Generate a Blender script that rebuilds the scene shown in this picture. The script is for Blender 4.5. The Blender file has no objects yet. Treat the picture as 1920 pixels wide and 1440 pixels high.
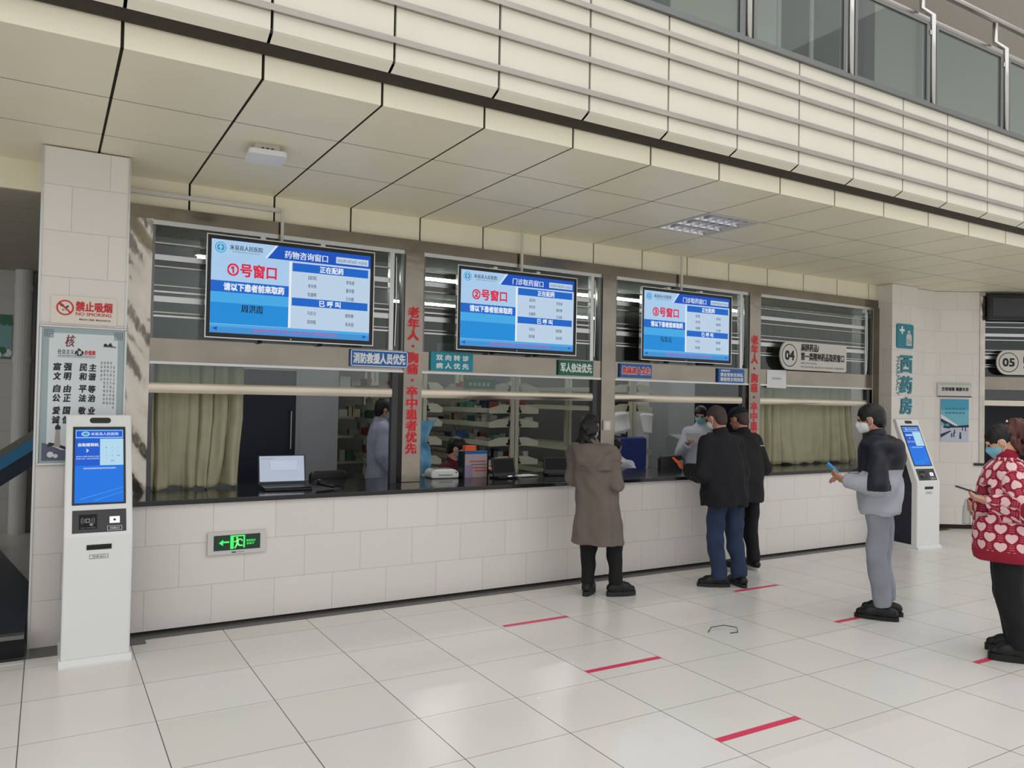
import bpy, math, random
import numpy as np
from mathutils import Matrix, Vector
PI = math.pi
S = bpy.context.scene
COL = S.collection
random.seed(7)
# ------------------------------------------------------------------ camera, world, exposure
YAW, PITCH, ROLL, FPX = 0.5377, 0.0195, 0.0190, 1461.92
cyw, syw, cpt, spt = math.cos(YAW), math.sin(YAW), math.cos(PITCH), math.sin(PITCH)
fwd = Vector((syw*cpt, cyw*cpt, spt)); rgt = Vector((cyw, -syw, 0)); upv = rgt.cross(fwd)
r2 = rgt*math.cos(ROLL) + upv*math.sin(ROLL); u2 = -rgt*math.sin(ROLL) + upv*math.cos(ROLL)
cam = bpy.data.objects.new('camera', bpy.data.cameras.new('camera')); COL.objects.link(cam)
cam.matrix_world = Matrix(((r2.x, u2.x, -fwd.x, 0.4118), (r2.y, u2.y, -fwd.y, -4.9627), (r2.z, u2.z, -fwd.z, 1.6871), (0, 0, 0, 1)))
cam.data.sensor_fit = 'HORIZONTAL'; cam.data.sensor_width = 36.0; cam.data.lens = FPX*36/1920; cam.data.clip_end = 200
S.camera = cam
W = bpy.data.worlds.new('world'); S.world = W; W.use_nodes = True
wn = W.node_tree; wn.nodes.clear()
wo = wn.nodes.new('ShaderNodeOutputWorld'); wb = wn.nodes.new('ShaderNodeBackground'); wr = wn.nodes.new('ShaderNodeValToRGB')
wt = wn.nodes.new('ShaderNodeTexCoord'); wx = wn.nodes.new('ShaderNodeSeparateXYZ')
wn.links.new(wt.outputs['Generated'], wx.inputs[0]); wn.links.new(wx.outputs['Z'], wr.inputs[0])
wn.links.new(wr.outputs[0], wb.inputs[0]); wn.links.new(wb.outputs[0], wo.inputs[0])
wr.color_ramp.elements[0].position = 0.0; wr.color_ramp.elements[0].color = (0.98, 0.98, 0.98, 1)   # overcast daylight: dimmer at the horizon
wr.color_ramp.elements[1].position = 0.8; wr.color_ramp.elements[1].color = (1.0, 1.0, 1.0, 1)
wb.inputs[1].default_value = 0.80
S.view_settings.view_transform = 'Standard'; S.view_settings.look = 'None'
S.view_settings.exposure = 0.22; S.view_settings.gamma = 1.0; S.view_settings.use_curve_mapping = False
def area(name, loc, rot, sx, sy, power, col=(1, 1, 1)):
    l = bpy.data.lights.new(name, 'AREA'); l.shape = 'RECTANGLE'; l.size = sx; l.size_y = sy; l.energy = power; l.color = col
    o = bpy.data.objects.new(name, l); COL.objects.link(o); o.location = loc; o.rotation_euler = rot; return o
# the skylight over the atrium, high above the hall
area('atrium_skylight', (5, -7, 11), (0, 0, 0), 24, 14, 520, (1, 0.985, 0.97))
# ------------------------------------------------------------------ materials
def lin(c):
    c = c/255.0
    return c/12.92 if c <= 0.04045 else ((c+0.055)/1.055)**2.4
def C(r, g, b): return (lin(r), lin(g), lin(b), 1)
MATS = {}
def mat(name, col, rough=0.5, metal=0.0, emit=0.0, trans=0.0, spec=0.5, alpha=1.0, ior=1.45):
    if name in MATS: return MATS[name]
    m = bpy.data.materials.new(name); m.use_nodes = True; MATS[name] = m
    b = m.node_tree.nodes['Principled BSDF']
    b.inputs['Base Color'].default_value = col; b.inputs['Roughness'].default_value = rough; b.inputs['Metallic'].default_value = metal
    b.inputs['Specular IOR Level'].default_value = spec; b.inputs['IOR'].default_value = ior
    if emit: b.inputs['Emission Color'].default_value = col; b.inputs['Emission Strength'].default_value = emit
    if trans: b.inputs['Transmission Weight'].default_value = trans
    if alpha < 1: b.inputs['Alpha'].default_value = alpha
    return m
def N(m, t, **kw):
    n = m.node_tree.nodes.new(t)
    for k, v in kw.items(): setattr(n, k, v)
    return n
def LK(m, a, b): m.node_tree.links.new(a, b)
def bs(m): return m.node_tree.nodes['Principled BSDF']
def math_n(m, op, a, b=None, c=None):
    n = N(m, 'ShaderNodeMath', operation=op)
    for i, v in enumerate((a, b, c)):
        if v is None: continue
        if isinstance(v, (int, float)): n.inputs[i].default_value = v
        else: LK(m, v, n.inputs[i])
    return n.outputs[0]
def noise(m, scale, detail=3, vec=None, rough=0.5):
    n = N(m, 'ShaderNodeTexNoise'); n.inputs['Scale'].default_value = scale; n.inputs['Detail'].default_value = detail; n.inputs['Roughness'].default_value = rough
    if vec is None: vec = N(m, 'ShaderNodeTexCoord').outputs['Object']
    LK(m, vec, n.inputs['Vector']); return n.outputs[0]
def mapping(m, scale=(1, 1, 1), loc=(0, 0, 0), rot=(0, 0, 0)):
    tc = N(m, 'ShaderNodeTexCoord'); mp = N(m, 'ShaderNodeMapping')
    mp.inputs['Scale'].default_value = scale; mp.inputs['Location'].default_value = loc; mp.inputs['Rotation'].default_value = rot
    LK(m, tc.outputs['Object'], mp.inputs[0]); return mp.outputs[0]
def mottled(name, c1, c2, scale, rough=0.5, metal=0.0, bump=0.0, bscale=None, vscale=(1, 1, 1), spec=0.5, detail=3):
    if name in MATS: return MATS[name]
    m = mat(name, c1, rough, metal, spec=spec)
    v = mapping(m, vscale); f = noise(m, scale, detail, v)
    cr = N(m, 'ShaderNodeValToRGB'); cr.color_ramp.elements[0].position = 0.35; cr.color_ramp.elements[1].position = 0.65
    cr.color_ramp.elements[0].color = c1; cr.color_ramp.elements[1].color = c2
    LK(m, f, cr.inputs[0]); LK(m, cr.outputs[0], bs(m).inputs['Base Color'])
    if bump:
        bn = N(m, 'ShaderNodeBump'); bn.inputs['Strength'].default_value = bump; bn.inputs['Distance'].default_value = 0.02
        LK(m, noise(m, bscale or scale, 2, v), bn.inputs['Height']); LK(m, bn.outputs[0], bs(m).inputs['Normal'])
    return m
def tile_wall(name, col, zoff=0.0, uoff=0.0, bw=0.448, bh=0.3055, jcol=None, rough=0.28):
    """Rendered stone tiles laid in running bond, u along the wall face whichever way it looks."""
    m = mat(name, col, rough)
    tc = N(m, 'ShaderNodeTexCoord'); sx = N(m, 'ShaderNodeSeparateXYZ'); LK(m, tc.outputs['Object'], sx.inputs[0])
    sn = N(m, 'ShaderNodeSeparateXYZ'); LK(m, tc.outputs['Normal'], sn.inputs[0])
    side = math_n(m, 'GREATER_THAN', math_n(m, 'ABSOLUTE', sn.outputs[0]), 0.7)
    mx = N(m, 'ShaderNodeMix'); LK(m, side, mx.inputs[0]); LK(m, sx.outputs[0], mx.inputs[2]); LK(m, sx.outputs[1], mx.inputs[3])
    cb = N(m, 'ShaderNodeCombineXYZ'); LK(m, math_n(m, 'ADD', mx.outputs[0], -uoff+20*bw), cb.inputs[0]); LK(m, math_n(m, 'ADD', sx.outputs[2], -zoff+20*bh), cb.inputs[1])
    br = N(m, 'ShaderNodeTexBrick'); LK(m, cb.outputs[0], br.inputs['Vector'])
    br.inputs['Scale'].default_value = 1; br.inputs['Brick Width'].default_value = bw; br.inputs['Row Height'].default_value = bh
    br.inputs['Mortar Size'].default_value = 0.0026; br.inputs['Mortar Smooth'].default_value = 0.3; br.offset = 0.5
    c2 = tuple(x*0.95 for x in col[:3])+(1,)
    br.inputs['Color1'].default_value = col; br.inputs['Color2'].default_value = c2; br.inputs['Mortar'].default_value = jcol or tuple(x*0.72 for x in col[:3])+(1,)
    LK(m, br.outputs['Color'], bs(m).inputs['Base Color'])
    bp = N(m, 'ShaderNodeBump'); bp.inputs['Strength'].default_value = 0.4; bp.inputs['Distance'].default_value = 0.003; bp.invert = True
    LK(m, br.outputs['Fac'], bp.inputs['Height']); LK(m, bp.outputs[0], bs(m).inputs['Normal'])
    return m
tile_wall('white_tile', C(229, 225, 220), 0.0, 1.2524)
tile_wall('white_tile_tall', C(227, 222, 216), 0.0, 0.524)
tile_wall('dim_tile', C(196, 194, 186), 0.0, 0.1, 0.6, 0.4)
def floor_mat():
    m = mat('floor_tile', C(226, 223, 219), 0.16)
    tc = N(m, 'ShaderNodeTexCoord'); sx = N(m, 'ShaderNodeSeparateXYZ'); LK(m, tc.outputs['Object'], sx.inputs[0])
    X, Y = sx.outputs[0], sx.outputs[1]
    fx = math_n(m, 'FRACT', math_n(m, 'MULTIPLY_ADD', X, 1/0.6, -0.3381/0.6+40))
    fy1 = math_n(m, 'FRACT', math_n(m, 'MULTIPLY_ADD', Y, 1/0.6, -0.0215/0.6+40))
    fy2 = math_n(m, 'FRACT', math_n(m, 'MULTIPLY_ADD', Y, 1/0.6, 1.707/0.6+40))
    near = math_n(m, 'LESS_THAN', Y, -1.45)
    mx = N(m, 'ShaderNodeMix'); LK(m, near, mx.inputs[0]); LK(m, fy1, mx.inputs[2]); LK(m, fy2, mx.inputs[3]); fy = mx.outputs[0]
    dx = math_n(m, 'SUBTRACT', 0.5, math_n(m, 'ABSOLUTE', math_n(m, 'SUBTRACT', fx, 0.5)))
    dy = math_n(m, 'SUBTRACT', 0.5, math_n(m, 'ABSOLUTE', math_n(m, 'SUBTRACT', fy, 0.5)))
    lx = math_n(m, 'LESS_THAN', dx, 0.0042); ly = math_n(m, 'LESS_THAN', dy, 0.0028)
    line = math_n(m, 'MAXIMUM', lx, ly)
    ci = N(m, 'ShaderNodeCombineXYZ'); LK(m, math_n(m, 'FLOOR', math_n(m, 'MULTIPLY_ADD', X, 1/0.6, -0.3381/0.6)), ci.inputs[0]); LK(m, math_n(m, 'FLOOR', math_n(m, 'MULTIPLY', Y, 1/0.6)), ci.inputs[1])
    wnn = N(m, 'ShaderNodeTexWhiteNoise'); LK(m, ci.outputs[0], wnn.inputs[0])
    mixc = N(m, 'ShaderNodeMix', data_type='RGBA'); LK(m, wnn.outputs[0], mixc.inputs[0]); mixc.inputs[6].default_value = C(229, 226, 223); mixc.inputs[7].default_value = C(219, 217, 211)
    n2 = noise(m, 1.3, 4); mix3 = N(m, 'ShaderNodeMix', data_type='RGBA'); LK(m, math_n(m, 'MULTIPLY', n2, 0.35), mix3.inputs[0]); LK(m, mixc.outputs[2], mix3.inputs[6]); mix3.inputs[7].default_value = C(205, 202, 196)
    mix2 = N(m, 'ShaderNodeMix', data_type='RGBA'); LK(m, line, mix2.inputs[0]); LK(m, mix3.outputs[2], mix2.inputs[6]); mix2.inputs[7].default_value = C(98, 90, 84)
    LK(m, mix2.outputs[2], bs(m).inputs['Base Color'])
    LK(m, math_n(m, 'MULTIPLY_ADD', noise(m, 3.0, 3), 0.14, 0.17), bs(m).inputs['Roughness'])
floor_mat()
mottled('dark_granite', C(70, 68, 68), C(96, 93, 92), 90, 0.3)
mottled('black_granite', C(20, 20, 23), C(34, 34, 38), 120, 0.12)
mottled('beige_panel', C(238, 231, 206), C(234, 227, 202), 2.0, 0.42)
mottled('beige_fascia', C(228, 224, 208), C(223, 219, 203), 2.0, 0.4)
mat('dark_gap', C(40, 34, 26), 0.8); mat('lip_shade', C(50, 43, 34), 0.7)
def steel(name, c, rough, bump, scale, vs=(1, 1, 1)):
    m = mottled(name, c, tuple(x*0.82 for x in c[:3])+(1,), scale*0.6, rough, 1.0, bump, scale, vs)
    return m
steel('steel_foil', C(190, 182, 170), 0.2, 0.6, 7.0, (1.5, 1.5, 0.8))
steel('steel_sheet', C(148, 140, 128), 0.15, 0.18, 5.0, (0.6, 1, 1))
steel('steel_rail', C(205, 196, 180), 0.22, 0.12, 6.0, (0.3, 1, 1))
steel('steel_band', C(176, 170, 163), 0.3, 0.1, 8.0, (0.4, 1, 1))
mat('steel_tube', C(200, 198, 195), 0.18, 1.0)
mat('aluminium', C(196, 197, 196), 0.35, 1.0)
mat('alu_dark', C(120, 122, 120), 0.4, 0.8)
def glass(name, tint, rough=0.0):
    """A thin sheet: clear with a tint, and a mirror that follows Fresnel."""
    m = bpy.data.materials.new(name); m.use_nodes = True; MATS[name] = m; nt = m.node_tree; nt.nodes.clear()
    o = nt.nodes.new('ShaderNodeOutputMaterial'); t = nt.nodes.new('ShaderNodeBsdfTransparent'); g = nt.nodes.new('ShaderNodeBsdfGlossy'); f = nt.nodes.new('ShaderNodeFresnel'); mx = nt.nodes.new('ShaderNodeMixShader')
    t.inputs[0].default_value = tint; g.inputs['Roughness'].default_value = rough; gm = nt.nodes.new('ShaderNodeNewGeometry'); io = nt.nodes.new('ShaderNodeMix'); io.inputs[2].default_value = 1.6; io.inputs[3].default_value = 1/1.6   # same mirror strength on both faces of the sheet
    nt.links.new(gm.outputs['Backfacing'], io.inputs[0]); nt.links.new(io.outputs[0], f.inputs[0])
    nt.links.new(f.outputs[0], mx.inputs[0]); nt.links.new(t.outputs[0], mx.inputs[1]); nt.links.new(g.outputs[0], mx.inputs[2]); nt.links.new(mx.outputs[0], o.inputs[0])
    return m
glass('clear_glass', (0.86, 0.90, 0.88, 1)); glass('louvre_glass', (0.55, 0.60, 0.58, 1), 0.03); glass('balcony_glass', (0.66, 0.72, 0.68, 1), 0.01)
mat('white_plastic', C(228, 229, 228), 0.3); mat('off_white', C(208, 206, 200), 0.5); mat('cream_metal', C(190, 190, 172), 0.45)
mat('black_plastic', C(18, 18, 20), 0.3); mat('black_matte', C(14, 14, 15), 0.7); mat('dark_grey', C(60, 60, 64), 0.45)
mat('navy_panel', C(24, 30, 46), 0.4); mat('navy_side', C(30, 34, 48), 0.5)
mat('white_paint', C(206, 206, 206), 0.6); mat('grey_paint', C(150, 154, 160), 0.6); mat('paper', C(226, 228, 230), 0.7); mat('grey_metal', C(140, 144, 146), 0.4)
mat('red_tape', C(214, 58, 92), 0.45); mat('red_print', C(204, 36, 44), 0.5); mat('black_print', C(32, 32, 34), 0.6); mat('teal_print', C(36, 132, 150), 0.45)
mat('blue_sign', C(14, 98, 178), 0.35); mat('teal_sign', C(10, 142, 164), 0.4); mat('green_sign', C(8, 106, 82), 0.4); mat('white_print', C(236, 240, 242), 0.5)
mat('lamp_on', (1, 0.98, 0.94, 1), 0.5, emit=50.0); mat('lamp_dim', (0.95, 0.96, 1.0, 1), 0.5, emit=0.55)
mat('skin', C(206, 158, 130), 0.5); mat('skin_tan', C(178, 128, 102), 0.5); mat('hair_black', C(15, 12, 12), 0.5); mat('hair_red', C(84, 50, 44), 0.45); mat('hair_cropped', C(64, 50, 46), 0.7)
mat('mask_blue', C(126, 186, 206), 0.7); mat('mask_white', C(224, 228, 230), 0.7); mat('eye_dark', C(30, 22, 20), 0.2)
def em(name, r, g, b, s=0.74):
    m = mat(name, C(r, g, b), 0.35, emit=s, spec=0.25); bs(m).inputs['Base Color'].default_value = (0.01, 0.01, 0.012, 1); return m
em('scr_light', 176, 212, 246); em('scr_pale', 196, 218, 240); em('scr_blue', 12, 104, 208); em('scr_deep', 8, 84, 196); em('scr_cyan', 22, 146, 226); em('scr_cyan2', 70, 176, 240); em('scr_strip', 66, 150, 220)
em('scr_white', 240, 248, 255); em('scr_red', 226, 32, 70); em('scr_pink', 208, 70, 160); em('scr_ink', 30, 36, 60, 0.25); em('scr_logo', 40, 160, 214); em('kio_blue', 4, 120, 236); em('kio_deep', 0, 92, 214); em('kio_pale', 186, 226, 246)
em('exit_green', 70, 240, 100, 1.0); em('exit_pale', 130, 250, 140, 0.9); em('laptop_screen', 176, 186, 204, 0.8)
# ------------------------------------------------------------------ mesh helper
class MB:
    def __init__(s): s.v = []; s.f = []; s.m = []; s.mats = []
    def mi(s, name):
        if name not in s.mats: s.mats.append(name)
        return s.mats.index(name)
    def add(s, vs, fs, m):
        o = len(s.v); k = s.mi(m); s.v += [tuple(p) for p in vs]; s.f += [tuple(o+i for i in f) for f in fs]; s.m += [k]*len(fs); return s
    def box(s, x0, y0, z0, x1, y1, z1, m):
        v = [(x0, y0, z0), (x1, y0, z0), (x1, y1, z0), (x0, y1, z0), (x0, y0, z1), (x1, y0, z1), (x1, y1, z1), (x0, y1, z1)]
        return s.add(v, [(0, 3, 2, 1), (4, 5, 6, 7), (0, 1, 5, 4), (1, 2, 6, 5), (2, 3, 7, 6), (3, 0, 4, 7)], m)
    def bar(s, p, q, r, m, n=10, r2=None, caps=True):
        p, q = Vector(p), Vector(q); d = (q-p).normalized(); a = d.orthogonal().normalized(); b = d.cross(a); r2 = r if r2 is None else r2
        vs = []
        for c, rr in ((p, r), (q, r2)):
            for i in range(n):
                t = 2*PI*i/n; vs.append(c+(a*math.cos(t)+b*math.sin(t))*rr)
        fs = [(i, (i+1) % n, n+(i+1) % n, n+i) for i in range(n)]
        if caps: fs += [tuple(range(n-1, -1, -1)), tuple(range(n, 2*n))]
        return s.add(vs, fs, m)
    def tube(s, pts, r, m, n=8):
        pts = [Vector(p) for p in pts]; prev = None; vs = []
        for i, p in enumerate(pts):
            d = (pts[min(i+1, len(pts)-1)]-pts[max(i-1, 0)]).normalized()
            a = d.orthogonal().normalized() if prev is None else (prev-d*prev.dot(d)).normalized()
            prev = a; b = d.cross(a)
            rr = r[i] if isinstance(r, (list, tuple)) else r
            for k in range(n):
                t = 2*PI*k/n; vs.append(p+(a*math.cos(t)+b*math.sin(t))*rr)
        fs = [(i*n+k, i*n+(k+1) % n, (i+1)*n+(k+1) % n, (i+1)*n+k) for i in range(len(pts)-1) for k in range(n)]
        fs += [tuple(range(n-1, -1, -1)), tuple(range((len(pts)-1)*n, len(pts)*n))]
        return s.add(vs, fs, m)
    def prism(s, poly, a, b, axis, m):
        """poly of 2-D points extruded along an axis from a to b: axis 'y' takes (x,z), 'x' takes (y,z), 'z' takes (x,y)."""
        def P(p, t): return {'y': (p[0], t, p[1]), 'x': (t, p[0], p[1]), 'z': (p[0], p[1], t)}[axis]
        n = len(poly); vs = [P(p, a) for p in poly]+[P(p, b) for p in poly]
        fs = [(i, (i+1) % n, n+(i+1) % n, n+i) for i in range(n)]+[tuple(range(n-1, -1, -1)), tuple(range(n, 2*n))]
        return s.add(vs, fs, m)
    def build(s, name, parent=None, loc=None, rz=0.0, smooth=False, bevel=0.0):
        me = bpy.data.meshes.new(name); me.from_pydata(s.v, [], s.f)
        for m in s.mats: me.materials.append(MATS[m])
        me.polygons.foreach_set('material_index', s.m)
        if smooth: me.polygons.foreach_set('use_smooth', [True]*len(me.polygons))
        me.update()
        o = bpy.data.objects.new(name, me); COL.objects.link(o)
        if parent: o.parent = parent
        if loc is not None: o.location = loc
        o.rotation_euler[2] = rz
        if bevel:
            b = o.modifiers.new('bevel', 'BEVEL'); b.width = bevel; b.segments = 2; b.limit_method = 'ANGLE'
        return o
class Fr:
    """A flat face: origin, u to the right, v up; n comes out of the face."""
    def __init__(s, o, u=(1, 0, 0), v=(0, 0, 1)): s.o = Vector(o); s.u = Vector(u).normalized(); s.v = Vector(v).normalized(); s.n = s.u.cross(s.v)
    def p(s, x, y, d=0.0): return s.o+s.u*x+s.v*y+s.n*d
def quad(mb, F, x0, y0, x1, y1, m, d=0.001): mb.add([F.p(x0, y0, d), F.p(x1, y0, d), F.p(x1, y1, d), F.p(x0, y1, d)], [(0, 1, 2, 3)], m)
def poly(mb, F, pts, m, d=0.001): mb.add([F.p(x, y, d) for x, y in pts], [tuple(range(len(pts)))], m)
def disc(mb, F, cx, cy, r, m, d=0.001, n=28, ry=None):
    ry = ry or r; poly(mb, F, [(cx+r*math.cos(2*PI*i/n), cy+ry*math.sin(2*PI*i/n)) for i in range(n)], m, d)
def ring(mb, F, cx, cy, r0, r1, m, d=0.001, n=32, ys=1.0):
    vs = [F.p(cx+r*math.cos(2*PI*i/n), cy+ys*r*math.sin(2*PI*i/n), d) for r in (r0, r1) for i in range(n)]
    mb.add(vs, [(i, n+i, n+(i+1) % n, (i+1) % n) for i in range(n)], m)
def rrect(x0, y0, x1, y1, r, n=5):
    out = []
    for cx, cy, a in ((x1-r, y1-r, 0), (x0+r, y1-r, 90), (x0+r, y0+r, 180), (x1-r, y0+r, 270)):
        out += [(cx+r*math.cos(math.radians(a+90*i/n)), cy+r*math.sin(math.radians(a+90*i/n))) for i in range(n+1)]
    return out
def slab(mb, F, pts, m, d0, d1):
    """An outline on a face given thickness from d0 to d1 along its normal."""
    n = len(pts); vs = [F.p(x, y, d0) for x, y in pts]+[F.p(x, y, d1) for x, y in pts]
    mb.add(vs, [(i, (i+1) % n, n+(i+1) % n, n+i) for i in range(n)]+[tuple(range(n-1, -1, -1)), tuple(range(n, 2*n))], m)
_tc = {}
def glyphs(body, shear=0.0):
    k = (body, shear)
    if k in _tc: return _tc[k]
    c = bpy.data.curves.new('t', 'FONT'); c.body = body; c.resolution_u = 2; c.shear = shear
    o = bpy.data.objects.new('t', c); COL.objects.link(o)
    dg = bpy.context.evaluated_depsgraph_get(); dg.update(); e = o.evaluated_get(dg); me = e.to_mesh()
    v = [(p.co.x, p.co.y) for p in me.vertices]; f = [tuple(p.vertices) for p in me.polygons]
    e.to_mesh_clear(); bpy.data.objects.remove(o); bpy.data.curves.remove(c)
    _tc[k] = (v, f); return v, f
def text(mb, F, body, x0, y0, x1, y1, m, d=0.002, bold=0.012, rot=False, thick=0.0, shear=0.0):
    """Lettering fitted to the rectangle x0..x1, y0..y1 of a face (rot: turned a quarter clockwise); bold strikes it again slightly shifted."""
    v, f = glyphs(body, shear)
    if not v: return
    if rot: v = [(y, -x) for x, y in v]
    ax, bx = min(p[0] for p in v), max(p[0] for p in v); ay, by = min(p[1] for p in v), max(p[1] for p in v)
    sx = (x1-x0)/max(bx-ax, 1e-6); sy = (y1-y0)/max(by-ay, 1e-6)
    P = [(x0+(p[0]-ax)*sx, y0+(p[1]-ay)*sy) for p in v]
    b = bold*1.6*((x1-x0) if rot else (y1-y0)); sh = [(0, 0)]
    if bold >= 0.05: sh = [(b*math.cos(PI*i/4), b*math.sin(PI*i/4)) for i in range(8)]
    elif bold >= 0.02: sh = [(b, b), (-b, b), (-b, -b), (b, -b)]
    elif bold > 0: sh = [(b, 0), (-b, 0)]
    for i, (qx, qy) in enumerate(sh): mb.add([F.p(x+qx, y+qy, d+i*0.00003) for x, y in P], f, m)
def chars(mb, F, s, x0, x1, ytop, ybot, m, d=0.002, bold=0.02, gap=0.12):
    """A column of characters from ytop down to ybot; '.' gives a small round dot."""
    n = len(s); h = (ytop-ybot)/n
    for i, ch in enumerate(s):
        y1 = ytop-i*h-h*gap/2; y0 = ytop-(i+1)*h+h*gap/2
        if ch == ' ': continue
        if ch == '.': disc(mb, F, (x0+x1)/2, (y0+y1)/2, h*0.13, m, d, 12); continue
        text(mb, F, ch, x0, y0, x1, y1, m, d, bold)
def empty(name, loc=(0, 0, 0), rz=0.0):
    o = bpy.data.objects.new(name, None); COL.objects.link(o); o.location = loc; o.rotation_euler[2] = rz; return o
def tag(o, label=None, cat=None, group=None, kind=None):
    for k, v in (('label', label), ('category', cat), ('group', group), ('kind', kind)):
        if v: o[k] = v
    return o
def struct(o): o['kind'] = 'structure'; return o
def copy_tree(o, parent=None):
    c = o.copy(); COL.objects.link(c)
    if parent: c.parent = parent
    for ch in list(o.children): copy_tree(ch, c)
    return c
# ------------------------------------------------------------------ the setting
SX, PX = 0.6756, 0.6524
YW = 1.50            # face of the steel window fronts
YC = 1.02            # face of the tiled counter
m = MB(); m.add([(-8, -14, 0), (20, -14, 0), (20, 8, 0), (-8, 8, 0)], [(0, 1, 2, 3)], 'floor_tile'); struct(m.build('floor'))
m = MB(); m.box(1.03, 0.895, 0, 9.97, YC+0.02, 0.003, 'dark_granite'); m.box(-3, 0.80, 0, 1.03, YC+0.02, 0.003, 'dark_granite'); m.box(9.97, 1.2, 0, 11.2, 1.37, 0.003, 'dark_granite'); struct(m.build('trim_1'))
m = MB(); m.box(0.872, YC, 0.022, 9.968, YC+0.15, 0.893, 'white_tile'); struct(m.build('wall_counter'))
m = MB(); m.box(0.872, YC+0.012, 0.0, 9.968, YC+0.14, 0.022, 'dark_gap'); struct(m.build('baseboard_counter'))
m = MB(); m.box(0.355, YC, 0, 0.868, 1.62, 3.305, 'white_tile_tall')
struct(m.build('pillar'))
m = MB()
for x in (0.345, 0.862):
    m.box(x, YC-0.006, 0, x+0.012, YC+0.02, 3.303, 'aluminium')
struct(m.build('trim_2'))
m = MB(); m.box(9.972, 1.30, 0.03, 10.52, 1.9, 3.31, 'white_tile_tall'); m.box(9.98, 1.31, 0, 10.51, 1.9, 0.03, 'dark_gap'); struct(m.build('column'))
m = MB(); m.box(10.52, 1.38, 0.06, 11.09, 1.6, 3.31, 'white_tile_tall'); m.box(10.52, 1.39, 0, 11.09, 1.6, 0.06, 'dark_gap'); struct(m.build('wall_right'))
AD = math.radians(32)
def ang_obj(o): o.location = (11.08, 1.38, 0); o.rotation_euler[2] = -AD; return o   # local x runs along the angled wall, -y comes out of it
m = MB(); m.box(0, 0.0, 0.06, 0.62, 0.2, 3.31, 'white_tile_tall'); m.box(0.62, 0.0, 0.06, 5, 0.2, 0.885, 'white_tile_tall'); m.box(0, 0.01, 0, 5, 0.2, 0.06, 'dark_gap'); ang_obj(struct(m.build('wall_angled')))
# soffit panels over the counter, their turned-down edges, and the dark void above the open joints
GX, GY = 0.0078, 0.0045
rows = [(-0.856, -0.1154), (-0.1154, 0.6065), (0.6065, 1.538)]
m = MB()
for k in range(-5, 25):
    x0, x1 = SX+k*PX+GX, SX+(k+1)*PX-GX
    for j, (a, b) in enumerate(rows):
        if k == 7 and j == 1: continue
        m.box(x0, a+(GY if j else 0), 3.315, x1, b-(GY if j < 2 else 0), 3.319, 'beige_panel')
    m.box(x0, -0.856, 3.319, x1, -0.846, 3.50, 'beige_panel')
    if x0 > 0.3 and x1 < 10.6: m.box(x0, 1.538, 3.104, x1, 1.555, 3.335, 'beige_panel')
    elif x0 < 0.3: m.box(x0, 1.538, 3.104, min(x1, 0.36), 1.555, 3.335, 'beige_panel')
struct(m.build('ceiling'))
m = MB(); m.box(-3, -0.84, 3.322, SX+7*PX, 1.6, 3.33, 'dark_gap'); m.box(SX+8*PX, -0.84, 3.322, 17, 1.6, 3.33, 'dark_gap'); m.box(SX+7*PX, -0.84, 3.322, SX+8*PX, -0.1154, 3.33, 'dark_gap'); m.box(SX+7*PX, 0.6065, 3.322, SX+8*PX, 1.6, 3.33, 'dark_gap'); m.box(-3, -0.843, 3.322, 17, -0.83, 3.56, 'dark_gap'); m.box(0.87, 1.56, 3.09, 9.97, 1.58, 3.345, 'dark_gap'); 
for yj in (-0.1154, 0.6065): m.box(-3, yj-GY, 3.3156, SX+7*PX, yj+GY, 3.3215, 'dark_gap'); m.box(SX+8*PX, yj-GY, 3.3156, 17, yj+GY, 3.3215, 'dark_gap')
struct(m.build('ceiling_void'))
# fascia of the upper floor: upright panels, a rolled lower lip and four steel bands
m = MB()
for k in range(-5, 25):
    x0, x1 = SX+k*PX+GX, SX+(k+1)*PX-GX
    m.box(x0, -1.026, 3.503, x1, -1.008, 4.275, 'beige_fascia')
    sec = [(-1.026, 3.503), (-1.01, 3.492), (-0.98, 3.478), (-0.952, 3.466)]
    n = len(sec); vs = [(x0, y, z) for y, z in sec]+[(x1, y, z) for y, z in sec]
    m.add(vs, [(i, i+1, n+i+1, n+i) for i in range(n-1)], 'beige_fascia')
struct(m.build('wall_fascia'))
m = MB(); m.box(-3, -1.0, 3.53, 17, -0.99, 4.25, 'dark_gap'); m.box(-3, -0.99, 3.66, 17, -0.82, 3.68, 'dark_gap'); struct(m.build('wall_fascia_backing'))
m = MB()
sec = [(-0.952, 3.466), (-0.915, 3.449), (-0.885, 3.437), (-0.868, 3.437), (-0.860, 3.45), (-0.859, 3.56)]   # added dark-coloured strip for the shade along the inner edge of the lip
m.add([(-3, y, z) for y, z in sec]+[(17, y, z) for y, z in sec], [(i, i+1, 7+i, 6+i) for i in range(5)], 'lip_shade'); struct(m.build('trim_22', smooth=True))
for i, z in enumerate((4.15, 4.0, 3.815, 3.61)):
    m = MB(); m.box(-3, -1.05, z-0.017, 17, -1.026, z+0.017, 'steel_band'); struct(m.build('trim_%d' % (i+3)))
m = MB(); m.box(-3, -1.055, 4.276, 17, -0.98, 4.312, 'alu_dark'); struct(m.build('trim_7'))
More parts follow.
